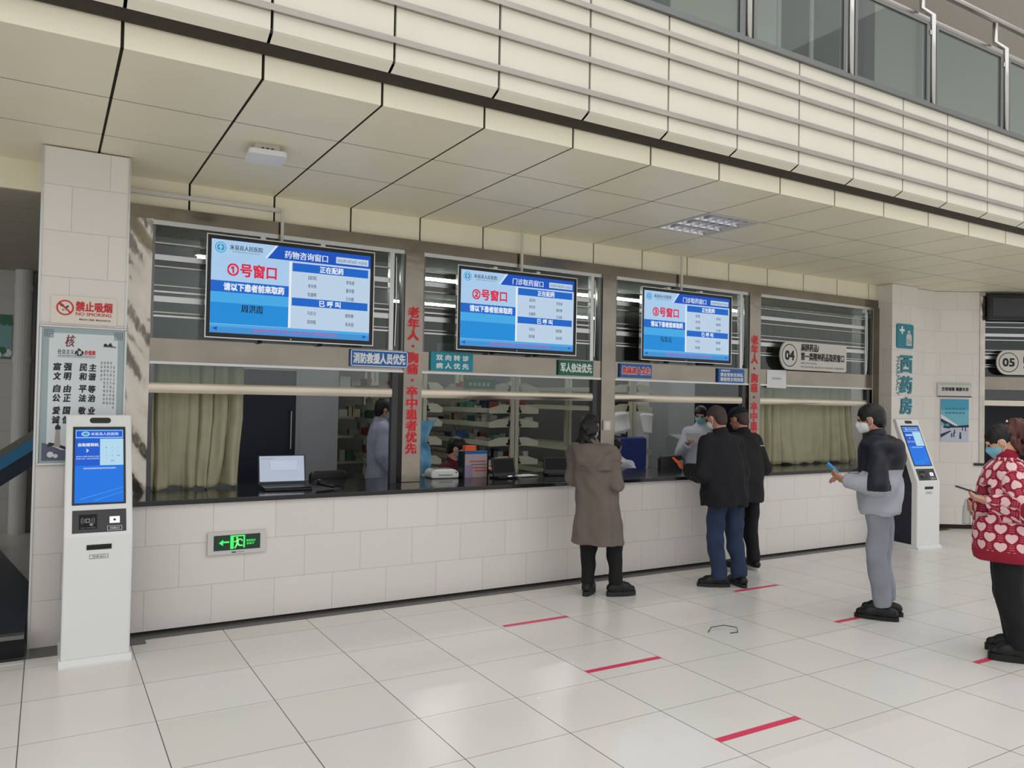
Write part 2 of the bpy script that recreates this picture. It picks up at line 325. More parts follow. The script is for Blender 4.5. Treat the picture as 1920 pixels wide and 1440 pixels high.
# upper floor behind the balustrade
m = MB(); m.box(-3, -1.0, 4.2, 17, 1.5, 4.25, 'grey_paint'); struct(m.build('floor_upper'))
mat('upper_wall', C(206, 206, 196), 0.6); mat('upper_ceiling', C(228, 218, 206), 0.7)
m = MB(); m.box(-3, 1.2, 4.25, 17, 1.3, 7.4, 'upper_wall'); struct(m.build('wall_upper'))
m = MB(); m.box(-3, -0.4, 6.9, 17, 1.2, 6.95, 'upper_ceiling'); struct(m.build('ceiling_upper'))
m = MB(); m.box(-3, -0.5, 6.75, 17, -0.4, 7.4, 'upper_ceiling'); struct(m.build('beam_upper'))
# pharmacy room
mat('back_wall_paint', C(88, 90, 88), 0.7)
m = MB(); m.box(0.90, 6.6, 0, 14, 6.7, 3.1, 'back_wall_paint'); struct(m.build('wall_back'))
m = MB(); m.box(0.88, 1.62, 0, 0.95, 6.6, 3.1, 'grey_paint'); struct(m.build('wall_left'))
m = MB(); m.box(13.6, 1.9, 0, 13.7, 6.7, 3.1, 'grey_paint'); struct(m.build('wall_side'))
m = MB(); m.box(0.9, 4.2, 0, 2.25, 4.3, 3.05, 'grey_paint'); m.box(2.25, 4.2, 2.0, 2.95, 4.3, 3.05, 'grey_paint'); m.box(2.95, 4.2, 0, 3.44, 4.3, 3.05, 'grey_paint'); struct(m.build('wall_partition'))
mottled('office_ceiling', C(190, 190, 186), C(178, 178, 174), 1.5, 0.8)
m = MB(); m.box(0.9, 1.58, 3.05, 14, 6.7, 3.085, 'office_ceiling'); struct(m.build('ceiling_pharmacy'))
d = empty('door_1', (2.25, 4.2, 0)); struct(d)
m = MB(); m.box(0.03, -0.02, 0.01, 0.67, 0.03, 1.97, 'navy_panel'); m.build('leaf', d)
m = MB(); m.box(0, -0.035, 0, 0.03, 0.04, 2.0, 'grey_paint'); m.box(0.67, -0.035, 0, 0.70, 0.04, 2.0, 'grey_paint'); m.box(0.03, -0.035, 1.97, 0.67, 0.04, 2.0, 'grey_paint'); m.build('door_frame', d)
m = MB(); m.tube([(0.61, -0.02, 1.05), (0.61, -0.06, 1.06), (0.61, -0.06, 1.5), (0.61, -0.02, 1.51)], 0.01, 'steel_tube'); m.build('door_handle', d)
# ceiling lamps of the pharmacy
for x, y in ((2.2, 3.0), (4.4, 2.9), (6.6, 2.9), (8.6, 2.9), (5.0, 5.0), (7.6, 5.0), (10.5, 3.2)):
    t = empty('ceiling_lamp', (x, y, 3.05)); tag(t, 'slim white fluorescent batten on the pharmacy ceiling behind the louvred glass', 'ceiling lamp', 'fluorescent battens on the pharmacy ceiling')
    m = MB(); m.box(-0.6, -0.05, -0.04, 0.6, 0.05, 0, 'white_plastic'); m.build('housing', t)
    m = MB(); m.bar((-0.58, 0, -0.055), (0.58, 0, -0.055), 0.016, 'lamp_on'); m.build('fluorescent_tube', t)
# steel window front: header, end posts, piers
m = MB(); m.box(0.90, YW, 3.0, 9.97, YW+0.06, 3.103, 'steel_sheet'); struct(m.build('trim_8'))
def foil(name, x0, x1, z0, z1):
    """A post wrapped in thin buckled sheet."""
    nx, nz = 10, 90; vs = []
    rnd = random.Random(3)
    for j in range(nz+1):
        for i in range(nx+1):
            u, v = i/nx, j/nz; x = x0+(x1-x0)*u; z = z0+(z1-z0)*v
            y = YW-0.012+0.010*math.sin(9*v*PI+2*u)*math.sin(3*u+17*v)+0.006*math.sin(31*v+5*u)
            if i == 0 and 0.25 < v < 0.9: x += 0.012*math.sin(23*v)
            vs.append((x, y, z))
    m = MB(); m.add(vs, [(j*(nx+1)+i, j*(nx+1)+i+1, (j+1)*(nx+1)+i+1, (j+1)*(nx+1)+i) for j in range(nz) for i in range(nx)], 'steel_foil')
    m.box(x0+0.01, YW+0.015, z0, x1, YW+0.08, z1, 'steel_sheet')
    return m.build(name, smooth=True)
struct(foil('trim_9', 0.90, 1.07, 0.93, 3.0))
for i, (a, b) in enumerate(((3.13, 3.31), (5.33, 5.51), (7.50, 7.69), (9.83, 9.97))):
    m = MB(); m.box(a, YW-0.02, 0.93, b, YW+0.12, 3.0, 'steel_sheet'); struct(m.build('trim_%d' % (10+i), bevel=0.004))
LV = [(2.83, 0.012), (2.72, 0.042), (2.65, 0.012), (2.505, 0.01), (2.458, 0.014), (2.402, 0.045), (2.30, 0.01), (2.272, 0.014)]
def window(i, x0, x1):
    w = empty('window_%d' % i, (x0, YW, 0)); struct(w); L = x1-x0; xm = L-0.12
    m = MB()
    m.box(0, 0.0, 2.965, L, 0.05, 3.0, 'aluminium'); m.box(0, 0, 2.1, 0.02, 0.05, 2.965, 'alu_dark'); m.box(L-0.02, 0, 2.1, L, 0.05, 2.965, 'alu_dark'); m.box(xm-0.02, 0.0, 2.1, xm+0.02, 0.05, 2.965, 'aluminium')
    m.build('louvre_frame', w)
    m = MB(); m.box(0.02, 0.032, 2.1, xm-0.02, 0.036, 2.965, 'louvre_glass'); m.box(xm+0.02, 0.032, 2.1, L-0.02, 0.036, 2.965, 'louvre_glass'); m.build('glass_louvre', w)
    for z, h in LV:
        m = MB(); m.box(0.02, 0.012, z-h/2, xm-0.02, 0.03, z+h/2, 'aluminium' if h > 0.013 else 'steel_band'); m.build('louvre_bar', w)
    m = MB(); m.tube([(xm+0.045, 0.02, 2.14), (xm+0.05, 0.015, 2.5), (xm+0.045, 0.02, 2.93)], 0.007, 'steel_tube', 6); m.build('crank_rod', w)
    m = MB(); m.box(0, -0.005, 1.925, L, 0.05, 2.1, 'steel_sheet'); m.build('head_panel', w)
    m = MB(); m.box(0, -0.012, 1.905, L, 0.04, 1.925, 'aluminium'); m.build('track', w)
    m = MB(); m.box(0.01, 0.02, 1.755, L-0.13, 0.026, 1.91, 'clear_glass'); m.build('sash_glass', w)
    m = MB(); pr = [(0.035, 1.685), (0.0, 1.685)]+[(0.0-0.009*math.sin(PI*k/10), 1.685+0.077*k/10) for k in range(1, 10)]+[(0.0, 1.762), (0.035, 1.762)]; m.prism(pr[::-1], 0, L-0.1, 'x', 'steel_rail'); m.build('sash_rail', w)
    m = MB(); m.box(L-0.10, -0.005, 0.93, L-0.045, 0.05, 1.905, 'dark_grey'); m.build('jamb', w)
BAYS = [(1.07, 3.13), (3.31, 5.33), (5.51, 7.50), (7.69, 9.83)]
for i, (a, b) in enumerate(BAYS): window(i+1, a, b)
# window five on the angled wall
w = empty('window_5'); struct(w); ang_obj(w)
m = MB(); m.box(0.62, -0.01, 0.92, 0.69, 0.12, 3.31, 'steel_foil'); m.build('window_frame', w)
m = MB()
for z, h in LV+[(2.9, 0.02)]: m.box(0.69, 0.08, z-h/2, 4.5, 0.10, z+h/2, 'aluminium')
m.build('louvre_bars', w)
m = MB(); m.box(0.69, 0.105, 2.13, 4.5, 0.11, 3.31, 'louvre_glass'); m.build('glass_louvre', w)
m = MB(); m.box(0.69, 0.06, 1.95, 4.5, 0.12, 2.13, 'steel_sheet'); m.build('head_panel', w)
m = MB(); m.box(0.69, 0.09, 1.80, 4.5, 0.095, 1.95, 'clear_glass'); m.build('sash_glass', w)
m = MB(); m.box(0.69, 0.05, 1.72, 4.5, 0.12, 1.80, 'steel_rail'); m.build('sash_rail', w, bevel=0.01)
m = MB(); m.box(0.55, -0.03, 0.885, 5, 1.2, 0.92, 'black_granite'); tag(ang_obj(m.build('counter_slab')), 'black stone ledge under the window numbered 05', 'counter')
m = MB(); m.box(0.69, 1.6, 0.0, 5, 1.7, 3.3, 'navy_panel'); m.box(5, 0, 0, 5.1, 1.7, 3.3, 'navy_panel'); m.box(0.69, 0.2, 3.3, 5, 1.7, 3.33, 'navy_panel'); m.box(0.66, 0.2, 0.0, 0.69, 1.7, 3.3, 'navy_panel'); ang_obj(struct(m.build('wall_booth')))
# corridor at the left
m = MB(); m.box(-4, 6.0, 0, 0.88, 6.1, 3.2, 'dim_tile'); struct(m.build('wall_corridor'))
mat('corridor_ceiling', C(168, 162, 146), 0.6)
m = MB()
for j in range(8): m.box(-4, 1.56+j*0.62, 3.10, 0.88, 1.56+j*0.62+0.612, 3.12, 'corridor_ceiling')
struct(m.build('ceiling_corridor'))
m = MB(); m.box(-4, 1.56, 3.13, 0.88, 6.1, 3.14, 'dark_gap'); [m.box(-4, 1.56+j*0.62+0.612, 3.1006, 0.88, 1.56+(j+1)*0.62, 3.125, 'dark_gap') for j in range(7)]; struct(m.build('ceiling_corridor_void'))
# balustrade on the fascia
posts = [3.53+1.155*i for i in range(-3, 12)]
posts = [x if abs(x-6.96) > 0.2 else 6.96 for x in posts]
for x in posts:
    t = empty('balustrade_post', (x, -1.03, 4.3)); tag(t, 'cranked stainless steel post of the upper floor balustrade', 'post', 'balustrade posts on the upper floor')
    m = MB(); m.tube([(0, 0, 0.01), (0, 0, 0.80), (0, 0.10, 0.90), (0, 0.10, 1.088)], 0.024, 'steel_tube', 12); m.build('tube', t, smooth=True)
    m = MB(); m.box(-0.053, -0.008, 0.62, -0.022, 0.008, 0.66, 'steel_tube'); m.build('bracket', t)
for i in range(len(posts)-1):
    a, b = posts[i]+0.055, posts[i+1]-0.055
    t = empty('glass_panel', (a, -1.03, 4.312)); tag(t, 'framed glass panel of the upper floor balustrade', 'glass panel', 'balustrade panels on the upper floor'); L = b-a
    m = MB(); m.box(0.03, 0.008, 0.02, L-0.03, 0.014, 0.70, 'balcony_glass'); m.build('pane', t)
    m = MB(); m.box(0, 0, 0.0, 0.032, 0.03, 0.72, 'alu_dark'); m.box(L-0.032, 0, 0, L, 0.03, 0.72, 'alu_dark'); m.box(0.032, 0, 0.69, L-0.032, 0.03, 0.72, 'alu_dark'); m.box(0.032, 0, 0, L-0.032, 0.03, 0.025, 'alu_dark'); m.build('panel_frame', t)
m = MB(); m.bar((-3, -0.873, 5.17), (17, -0.873, 5.17), 0.03, 'steel_band'); m.build('lower'); o = bpy.data.objects['lower']; o.name = 'handrail'; tag(o, 'lower steel handrail running behind the cranked balustrade posts', 'handrail')
m = MB(); m.bar((-3, -0.93, 5.42), (17, -0.93, 5.42), 0.03, 'steel_band'); o = m.build('handrail'); tag(o, 'upper steel handrail on top of the balustrade posts', 'handrail')
# ------------------------------------------------------------------ screens over the windows
YT = 1.38
def tv(x0, z0, x1, z1, title, num, called, name, tube, label):
    t = empty('television', (x0, YT, z0)); tag(t, label, 'television', 'queue screens over the pharmacy windows')
    Wd, H = x1-x0, z1-z0; b = 0.037; bb = 0.042; F = Fr((0, 0, 0))
    m = MB(); m.box(0.006, 0.004, 0.006, Wd-0.006, 0.045, H-0.006, 'black_plastic'); m.box(0.25, 0.045, 0.2, Wd-0.25, 0.065, H-0.2, 'black_matte')
    m.build('body', t)
    m = MB()
    slab(m, F, [(0, 0), (Wd, 0), (Wd, 0.008), (0, 0.008)], 'steel_tube', -0.03, 0.006); slab(m, F, [(0, H-0.008), (Wd, H-0.008), (Wd, H), (0, H)], 'steel_tube', -0.03, 0.006)
    slab(m, F, [(0, 0.008), (0.008, 0.008), (0.008, H-0.008), (0, H-0.008)], 'steel_tube', -0.03, 0.006); slab(m, F, [(Wd-0.008, 0.008), (Wd, 0.008), (Wd, H-0.008), (Wd-0.008, H-0.008)], 'steel_tube', -0.03, 0.006)
    m.build('rim', t)
    sx0, sz0, w, h = b, bb, Wd-2*b, H-b-bb
    X = lambda u: sx0+u*w
    Z = lambda v: sz0+(1-v)*h
    m = MB()
    def R(u0, v0, u1, v1, c, d): quad(m, F, X(u0), Z(v1), X(u1), Z(v0), c, d)
    def T(s, u0, v0, u1, v1, c, d=0.0032, bold=0.012): text(m, F, s, X(u0), Z(v1), X(u1), Z(v0), c, d, bold)
    R(0, 0, 1, 1, 'scr_pale', 0.0)
    R(0, 0.0, 0.47, 0.44, 'scr_light', 0.0006)
    poly(m, F, [(X(0.33), Z(0.15)), (X(1), Z(0.15)), (X(1), Z(0)), (X(0.395), Z(0))], 'scr_deep', 0.001)
    poly(m, F, [(X(0.315), Z(0.15)), (X(0.325), Z(0.15)), (X(0.39), Z(0)), (X(0.38), Z(0))], 'scr_white', 0.001)
    R(0.765, 0.05, 0.985, 0.125, 'scr_pale', 0.0016); T('2022年10月24日 10:22:02', 0.775, 0.07, 0.975, 0.11, 'scr_ink', bold=0.0)
    disc(m, F, X(0.052), Z(0.085), 0.062*h, 'scr_white', 0.0012); ring(m, F, X(0.052), Z(0.085), 0.048*h, 0.060*h, 'scr_logo', 0.0016); disc(m, F, X(0.052), Z(0.085), 0.042*h, 'scr_logo', 0.0016)
    poly(m, F, [(X(0.052)-0.006*h, Z(0.125)), (X(0.052)+0.006*h, Z(0.125)), (X(0.052)+0.006*h, Z(0.05)), (X(0.052)-0.006*h, Z(0.05))], 'scr_light', 0.002)
    poly(m, F, [(X(0.052)-0.022*h, Z(0.075)), (X(0.052)+0.022*h, Z(0.075)), (X(0.052)+0.022*h, Z(0.088)), (X(0.052)-0.022*h, Z(0.088))], 'scr_light', 0.002)
    T('米易县人民医院', 0.105, 0.045, 0.30, 0.1, 'scr_ink'); T('THE PEOPLE\'S HOSPITAL OF MIYI COUNTY', 0.12, 0.112, 0.285, 0.125, 'scr_ink', bold=0)
    T(title, 0.435, 0.045, 0.71, 0.13, 'scr_white')
    T(num+'号窗口', 0.095, 0.24, 0.385, 0.38, 'scr_red', bold=0.02)
    R(0, 0.44, 0.465, 0.56, 'scr_blue', 0.001); T('请以下患者前来取药', 0.075, 0.46, 0.435, 0.54, 'scr_white', bold=0.025)
    for i in range(6): R(0, 0.56+i*0.057, 0.465, 0.56+(i+1)*0.057, 'scr_cyan2' if i < 2 else 'scr_cyan', 0.001)
    if called: T(called, 0.18, 0.685, 0.31, 0.77, 'scr_ink', bold=0.018)
    R(0.465, 0.16, 0.48, 0.9, 'scr_white', 0.001)
    R(0.485, 0.17, 0.985, 0.265, 'scr_blue', 0.001); T('正在配药', 0.66, 0.182, 0.815, 0.252, 'scr_white', bold=0.02)
    R(0.485, 0.56, 0.985, 0.65, 'scr_blue', 0.001); T('已 呼 叫', 0.66, 0.572, 0.80, 0.64, 'scr_white', bold=0.02)
    for (v, a, c) in ((0.30, '邱凤', '李尧成'), (0.395, '李开秀', '董坪惠'), (0.49, '彭盛明', '万大群')):
        T(a, 0.585, v, 0.64, v+0.045, 'scr_ink', bold=0.005); T(c, 0.835, v+0.015, 0.89, v+0.06, 'scr_ink', bold=0.005)
    for (v, a, c) in ((0.70, '马文元', '欧阳春'), (0.80, '周洪霞', '朱永国')):
        T(a, 0.585, v, 0.64, v+0.045, 'scr_ink', bold=0.005); T(c, 0.835, v, 0.89, v+0.045, 'scr_ink', bold=0.005)
    R(0, 0.905, 1, 0.935, 'scr_cyan2', 0.001); R(0, 0.935, 1, 1, 'scr_strip', 0.001)
    T('请在候药区等候  听到  叫号后 持卡 到对应窗口取药', 0.25, 0.93, 0.78, 0.975, 'scr_pink', bold=0.005)
    poly(m, F, [(X(0.02), Z(0.945)), (X(0.03), Z(0.945)), (X(0.042), Z(0.93)), (X(0.042), Z(0.98)), (X(0.03), Z(0.965)), (X(0.02), Z(0.965))], 'scr_deep', 0.0016)
    poly(m, F, [(X(0.955), Z(0.935)), (X(0.98), Z(0.955)), (X(0.955), Z(0.975))], 'scr_deep', 0.0016)
    m.build('screen', t)
    m = MB(); disc(m, F, Wd/2-0.02, 0.02, 0.005, 'steel_tube', 0.0, 10); m.build('badge', t)
    m = MB()
    for u in (0.32, 0.68):
        m = MB()
        m.box(Wd*u-0.02, 0.05, H-0.15, Wd*u+0.02, 0.075, H+0.03, 'aluminium'); m.box(Wd*u-0.02, 0.075, H-0.02, Wd*u+0.02, YW-YT+0.015, H+0.03, 'aluminium')
        m.box(Wd*u-0.012, 0.05, -0.02, Wd*u+0.012, 0.11, 0.12, 'black_matte')
        m.build('wall_bracket', t)
    m = MB(); m.tube([(tube[0]-x0, 0.085, 3.31-z0 if tube[1] is None else tube[1]-z0), (tube[0]-x0, 0.085, H*0.7)], 0.014, 'off_white', 8); m.build('cable_conduit', t)
    return t
tv(1.437, 2.118, 2.799, 2.922, '药物咨询窗口', '①', '周洪霞', 'a', (2.03, 3.20), 'wall television over the first window showing a red number 1')
tv(3.595, 2.128, 4.927, 2.905, '门诊取药窗口', '②', '', 'b', (4.33, None), 'wall television over the second window showing a red number 2')
tv(5.762, 2.128, 7.09, 2.905, '门诊取药窗口', '③', '马文元', 'c', (6.40, None), 'wall television over the third window showing a red number 3')
m = MB(); m.box(0.875, 1.50, 3.185, 2.04, 1.535, 3.215, 'off_white'); tag(m.build('cable_trunking'), 'pale cable trunking running along the soffit edge above the first television', 'trunking')
t = empty('television', (0.7, -0.075, 2.92)); t.parent = None
ang = Matrix.Translation((11.08, 1.38, 0)) @ Matrix.Rotation(-AD, 4, 'Z')
t.matrix_world = ang @ Matrix.Translation((0.70, -0.09, 2.92)); tag(t, 'switched off black display above the window numbered 05', 'television')
m = MB(); m.box(0, 0, 0, 1.25, 0.06, 0.345, 'black_plastic'); m.build('body', t)
m = MB(); m.box(0.045, -0.003, 0.045, 1.205, 0.0, 0.30, 'dark_grey'); m.build('screen', t)
m = MB(); m.box(0.3, 0.06, 0.1, 0.36, 0.17, 0.2, 'black_matte'); m.box(0.9, 0.06, 0.1, 0.96, 0.17, 0.2, 'black_matte'); m.build('bracket', t)
# ------------------------------------------------------------------ window signs
def sign(name, x0, z0, x1, z1, face, lines, label, border=None, ink='white_print', y=YW-0.03, bold=0.02):
    t = empty(name, (x0, y, z0)); tag(t, label, 'sign')
    Wd, H = x1-x0, z1-z0; F = Fr((0, 0, 0))
    m = MB(); m.box(0, 0, 0, Wd, 0.024, H, face); m.build('board', t)
    m = MB()
    if border:
        e = 0.007
        for a in ((0.004, 0.004, Wd-0.004, 0.004+e), (0.004, H-0.004-e, Wd-0.004, H-0.004), (0.004, 0.004, 0.004+e, H-0.004), (Wd-0.004-e, 0.004, Wd-0.004, H-0.004)): quad(m, F, *a, border, 0.0012)
    for s, u0, v0, u1, v1 in lines: text(m, F, s, Wd*u0, H*v0, Wd*u1, H*v1, ink, 0.002, bold)
    m.build('lettering', t)
    return t
sign('priority_sign', 2.635, 1.945, 3.165, 2.092, 'blue_sign', [('消防救援人员优先', .05, .2, .95, .8)], 'blue sign with a white border at the right end of the first window', 'white_print')
sign('priority_sign', 3.39, 1.935, 3.82, 2.105, 'teal_sign', [('双 向 转 诊', .12, .56, .89, .86), ('病 人 优 先', .12, .12, .89, .42)], 'turquoise two-line sign below the second television')
sign('priority_sign', 4.79, 1.94, 5.215, 2.09, 'green_sign', [('军人依法优先', .05, .2, .95, .8)], 'dark green sign at the right end of the second window')
t = sign('priority_sign', 5.57, 1.94, 5.995, 2.085, 'blue_sign', [('胸痛病人优先', .05, .25, .95, .78)], 'blue sign with red lettering below the third television', None, 'red_print', bold=0.03)
m = MB(); text(m, Fr((0, 0, 0)), '胸痛病人优先', .05*.425, .25*.145, .95*.425, .78*.145, 'white_print', 0.0014, 0.07); m.build('letter_outline', t)
sign('courtesy_sign', 6.99, 1.925, 7.405, 2.085, 'blue_sign', [('温馨提示:', .08, .78, .45, .92), ('请自觉依次排队', .06, .43, .95, .70), ('请使用文明用语', .06, .10, .95, .37)], 'small blue sign with three lines of white text beside the third pier')
def lettering(x0, x1, zt, zb, label):
    m = MB(); F = Fr((0, YW-0.021, 0)); s = '老年人.胸痛.卒中患者优先'
    chars(m, F, s, x0, x1, zt, zb, 'red_print', 0.003, 0.03); chars(m, F, s, x0-0.002, x1+0.002, zt+0.001, zb-0.001, 'scr_pinkedge', 0.0015, 0.06)
    tag(m.build('vertical_lettering'), label, 'lettering')
mat('scr_pinkedge', C(222, 150, 156), 0.5)
lettering(3.165, 3.265, 2.50, 1.18, 'red vertical lettering on the steel pier between first and second windows')
lettering(7.535, 7.635, 2.50, 1.03, 'red vertical lettering on the steel pier left of the fourth window')
# number plates 04 and 05
def plate(name, F, Wd, H, num, lines, label, M=None):
    t = empty(name); tag(t, label, 'sign'); r = H/2
    out = [(H*0.42+H*0.42*math.cos(a), r+r*math.sin(a)) for a in [PI/2+PI*i/14 for i in range(15)]]
    q = rrect(0, 0, Wd, H, 0.03); out += [p for p in q if p[0] > Wd/2 and p[1] < r][::1]+[p for p in q if p[0] > Wd/2 and p[1] >= r]
    m = MB(); slab(m, F, out, 'off_white', -0.02, 0.0); m.build('board', t)
    m = MB(); ring(m, F, 0.165, r, 0.128, 0.138, 'black_print', 0.001); text(m, F, num, 0.085, r-0.055, 0.245, r+0.055, 'black_print', 0.001, 0.03)
    for s, a in lines: text(m, F, s, *a, 'black_print', 0.001, 0.022 if ord(s[0]) > 255 else 0.0)
    m.build('lettering', t)
    if M: t.matrix_world = M
    return t
t = plate('window_number_sign', Fr((0, 0, 0)), 1.24, 0.345, '04', [('麻醉药品/', (.37, .235, .70, .325)), ('第一类精神药品取药窗口', (.37, .125, 1.19, .218)), ('NARCOTIC DRUGS/', (.37, .078, .66, .100)), ('PSYCHOTROPIC DRUGS OF CATEGORY I DISPENSARY', (.37, .03, 1.19, .053))], 'white plate numbered 04 hung over the curtained fourth window', Matrix.Translation((7.96, YW-0.08, 2.11)))
m = MB(); m.box(0.3, 0.021, 0.1, 0.33, 0.09, 0.13, 'steel_tube'); m.box(1.0, 0.021, 0.1, 1.03, 0.09, 0.13, 'steel_tube'); m.build('standoff', t)
t = plate('window_number_sign', Fr((0, 0, 0)), 1.24, 0.345, '05', [('门诊取药窗口', (.37, .17, 1.1, .27)), ('DISPENSARY', (.37, .09, .8, .12))], 'white plate numbered 05 at the right edge over the far window', ang @ Matrix.Translation((0.845, -0.02, 2.16)))
m = MB(); m.box(0.3, 0.021, 0.1, 0.33, 0.08, 0.13, 'steel_tube'); m.box(1.0, 0.021, 0.1, 1.03, 0.08, 0.13, 'steel_tube'); m.build('standoff', t)
m = MB(); m.add([(7.81, YW-0.012, 1.885), (8.145, YW-0.016, 1.88), (8.145, YW-0.012, 2.105), (7.81, YW-0.01, 2.095), (7.81, YW-0.009, 1.885), (8.145, YW-0.013, 1.88), (8.145, YW-0.009, 2.105), (7.81, YW-0.007, 2.095)], [(0, 1, 2, 3), (7, 6, 5, 4), (0, 4, 5, 1), (1, 5, 6, 2), (2, 6, 7, 3), (3, 7, 4, 0)], 'paper')
text(m, Fr((7.81, YW-0.0165, 1.885)), '暂停服务', 0.09, 0.10, 0.25, 0.125, 'grey_metal', 0.001, 0.0); tag(m.build('notice_sheet'), 'blank looking white paper notice taped below the plate numbered 04', 'notice')
# outlet on the second pier
m = MB(); m.box(5.355, YW-0.035, 1.385, 5.45, YW-0.02, 1.485, 'off_white'); m.box(5.375, YW-0.038, 1.40, 5.43, YW-0.035, 1.47, 'white_plastic'); tag(m.build('wall_switch'), 'white switch plate on the steel pier right of the second window', 'switch')
# pharmacy signage on the column
YP = 1.30
t = empty('pharmacy_sign', (10.06, YP, 2.465)); tag(t, 'teal square pictogram of a medicine bottle on the white column', 'sign'); F = Fr((0, 0, 0))
m = MB(); slab(m, F, rrect(0, 0, 0.365, 0.325, 0.03), 'teal_print', 0.0005, 0.015); m.build('board', t)
m = MB(); quad(m, F, 0.055, 0.225, 0.16, 0.255, 'white_print', 0.017); quad(m, F, 0.0925, 0.1875, 0.1225, 0.2925, 'white_print', 0.0172)
poly(m, F, [(0.20, 0.04), (0.32, 0.04), (0.32, 0.17), (0.295, 0.20), (0.225, 0.20), (0.20, 0.17)], 'off_white', 0.017); quad(m, F, 0.23, 0.21, 0.29, 0.24, 'off_white', 0.017)
for i in range(3):
    for j in range(3 - (i == 2)): disc(m, F, 0.228+j*0.032, 0.07+i*0.025, 0.009, 'teal_print', 0.0185, 10)
m.build('pictogram', t)
F = Fr((10.155, YP-0.001, 0))
for ch, a, b, w_ in (('西', 2.145, 2.365, 'first'), ('药', 1.87, 2.09, 'middle'), ('房', 1.595, 1.81, 'last')):
    m = MB(); text(m, F, ch, 0.0, a, 0.25, b, 'teal_print', 0.012, 0.022); text(m, F, ch, 0.003, a-0.003, 0.253, b-0.003, 'dark_grey', 0.001, 0.015)  # offset dark copy paints in the shadow behind each character
    tag(m.build('sign_character'), 'large teal character %s, the %s of three down the column' % ({'西': 'of a box with two legs', '药': 'with a grass top', '房': 'with a slanted left stroke'}[ch], w_), 'sign character', 'three teal characters on the white column')
m = MB(); text(m, Fr((10.065, YP-0.001, 0)), 'PHARMACY', 0.0, 1.835, 0.075, 2.35, 'teal_print', 0.006, 0.004, rot=True); tag(m.build('sign_lettering'), 'small English PHARMACY lettering running down beside the teal characters', 'lettering')
# notices on the angled wall
A_ = lambda x, d, z: ang @ Matrix.Translation((x, d, z))
t = empty('holder_sign'); t.matrix_world = A_(0.035, -0.02, 1.835); tag(t, 'clear header plate with black lettering above the railway poster', 'sign'); F = Fr((0, 0, 0)); m = MB(); m.box(0, 0, 0, 0.47, 0.018, 0.205, 'off_white'); m.build('board', t)
m = MB(); text(m, F, '仪容规整 德康长安', 0.055, 0.085, 0.425, 0.135, 'black_print', 0.002, 0.02); quad(m, F, 0, 0, 0.47, 0.014, 'dark_grey', 0.002); quad(m, F, 0.02, 0.165, 0.45, 0.195, 'leaf_tint', 0.001); m.build('lettering', t) if mat('leaf_tint', C(176, 192, 176), 0.6) else None
t = empty('poster'); t.matrix_world = A_(0.085, -0.012, 1.215); tag(t, 'blue poster of a train platform on the angled white wall', 'poster'); Wd, H = 0.385, 0.59
mat('poster_sky', C(66, 160, 190), 0.5); mat('poster_sky2', C(110, 182, 200), 0.5); mat('poster_pale', C(190, 196, 214), 0.5); mat('poster_ink', C(34, 38, 58), 0.5); mat('poster_white', C(222, 228, 234), 0.5)
m = MB(); m.box(0, 0, 0, Wd, 0.01, H, 'poster_pale'); m.build('sheet', t)
m = MB(); quad(m, F, 0, 0.44, Wd, H, 'poster_sky'); quad(m, F, 0, 0.22, Wd, 0.44, 'poster_sky2')
poly(m, F, [(0, 0.38), (0.25, 0.215), (0.25, 0.2), (0, 0.31)], 'poster_white', 0.0014); poly(m, F, [(0, 0.32), (0.2, 0.215), (0.385, 0.235), (0.385, 0.2), (0.12, 0.19), (0, 0.28)], 'poster_ink', 0.0018)
poly(m, F, [(0.03, 0.19), (0.06, 0.255), (0.12, 0.262), (0.15, 0.2), (0.12, 0.18)], 'poster_ink', 0.002); poly(m, F, [(0.05, 0.215), (0.07, 0.245), (0.11, 0.25), (0.12, 0.21)], 'poster_sky', 0.0024); poly(m, F, [(0, 0.05), (0.14, 0.14), (0.14, 0.155), (0, 0.10)], 'poster_ink', 0.002)
for px, pz, s in ((0.15, 0.08, 1), (0.18, 0.085, 1), (0.27, 0.07, 1.6), (0.30, 0.17, 0.8), (0.34, 0.165, 0.9), (0.19, 0.13, 1)):
    disc(m, F, px, pz+0.03*s, 0.008*s, 'poster_ink', 0.002, 10); poly(m, F, [(px-0.009*s, pz-0.02*s), (px+0.009*s, pz-0.02*s), (px+0.006*s, pz+0.022*s), (px-0.006*s, pz+0.022*s)], 'poster_ink', 0.002)
for j, zz in enumerate((0.44, 0.385)):
    for k in range(6): quad(m, F, 0.06+k*0.047, zz, 0.095+k*0.047, zz+0.028, 'poster_shade', 0.0014)
m.build('print', t) if mat('poster_shade', C(50, 132, 160), 0.5) else None
# ------------------------------------------------------------------ soffit lamp, access point, exit sign
t = empty('ceiling_lamp', (SX+7*PX+PX/2, 0.2455, 3.315)); tag(t, 'square louvred ceiling light with mirror reflectors in the beige soffit', 'ceiling light')
hx, hy = PX/2-0.008, 0.352
m = MB()
for a in ((-hx, -hy, hx, -hy+0.025), (-hx, hy-0.025, hx, hy), (-hx, -hy+0.025, -hx+0.025, hy-0.025), (hx-0.025, -hy+0.025, hx, hy-0.025)): m.box(a[0], a[1], -0.006, a[2], a[3], 0.02, 'off_white')
m.build('frame', t)
m = MB(); ix, iy = hx-0.025, hy-0.025
m.add([(-ix, -iy, 0.02), (ix, -iy, 0.02), (ix, iy, 0.02), (-ix, iy, 0.02), (-ix, -iy, 0.095), (ix, -iy, 0.095), (ix, iy, 0.095), (-ix, iy, 0.095)], [(4, 5, 6, 7), (0, 1, 5, 4), (1, 2, 6, 5), (2, 3, 7, 6), (3, 0, 4, 7)], 'white_plastic'); m.build('tray', t)
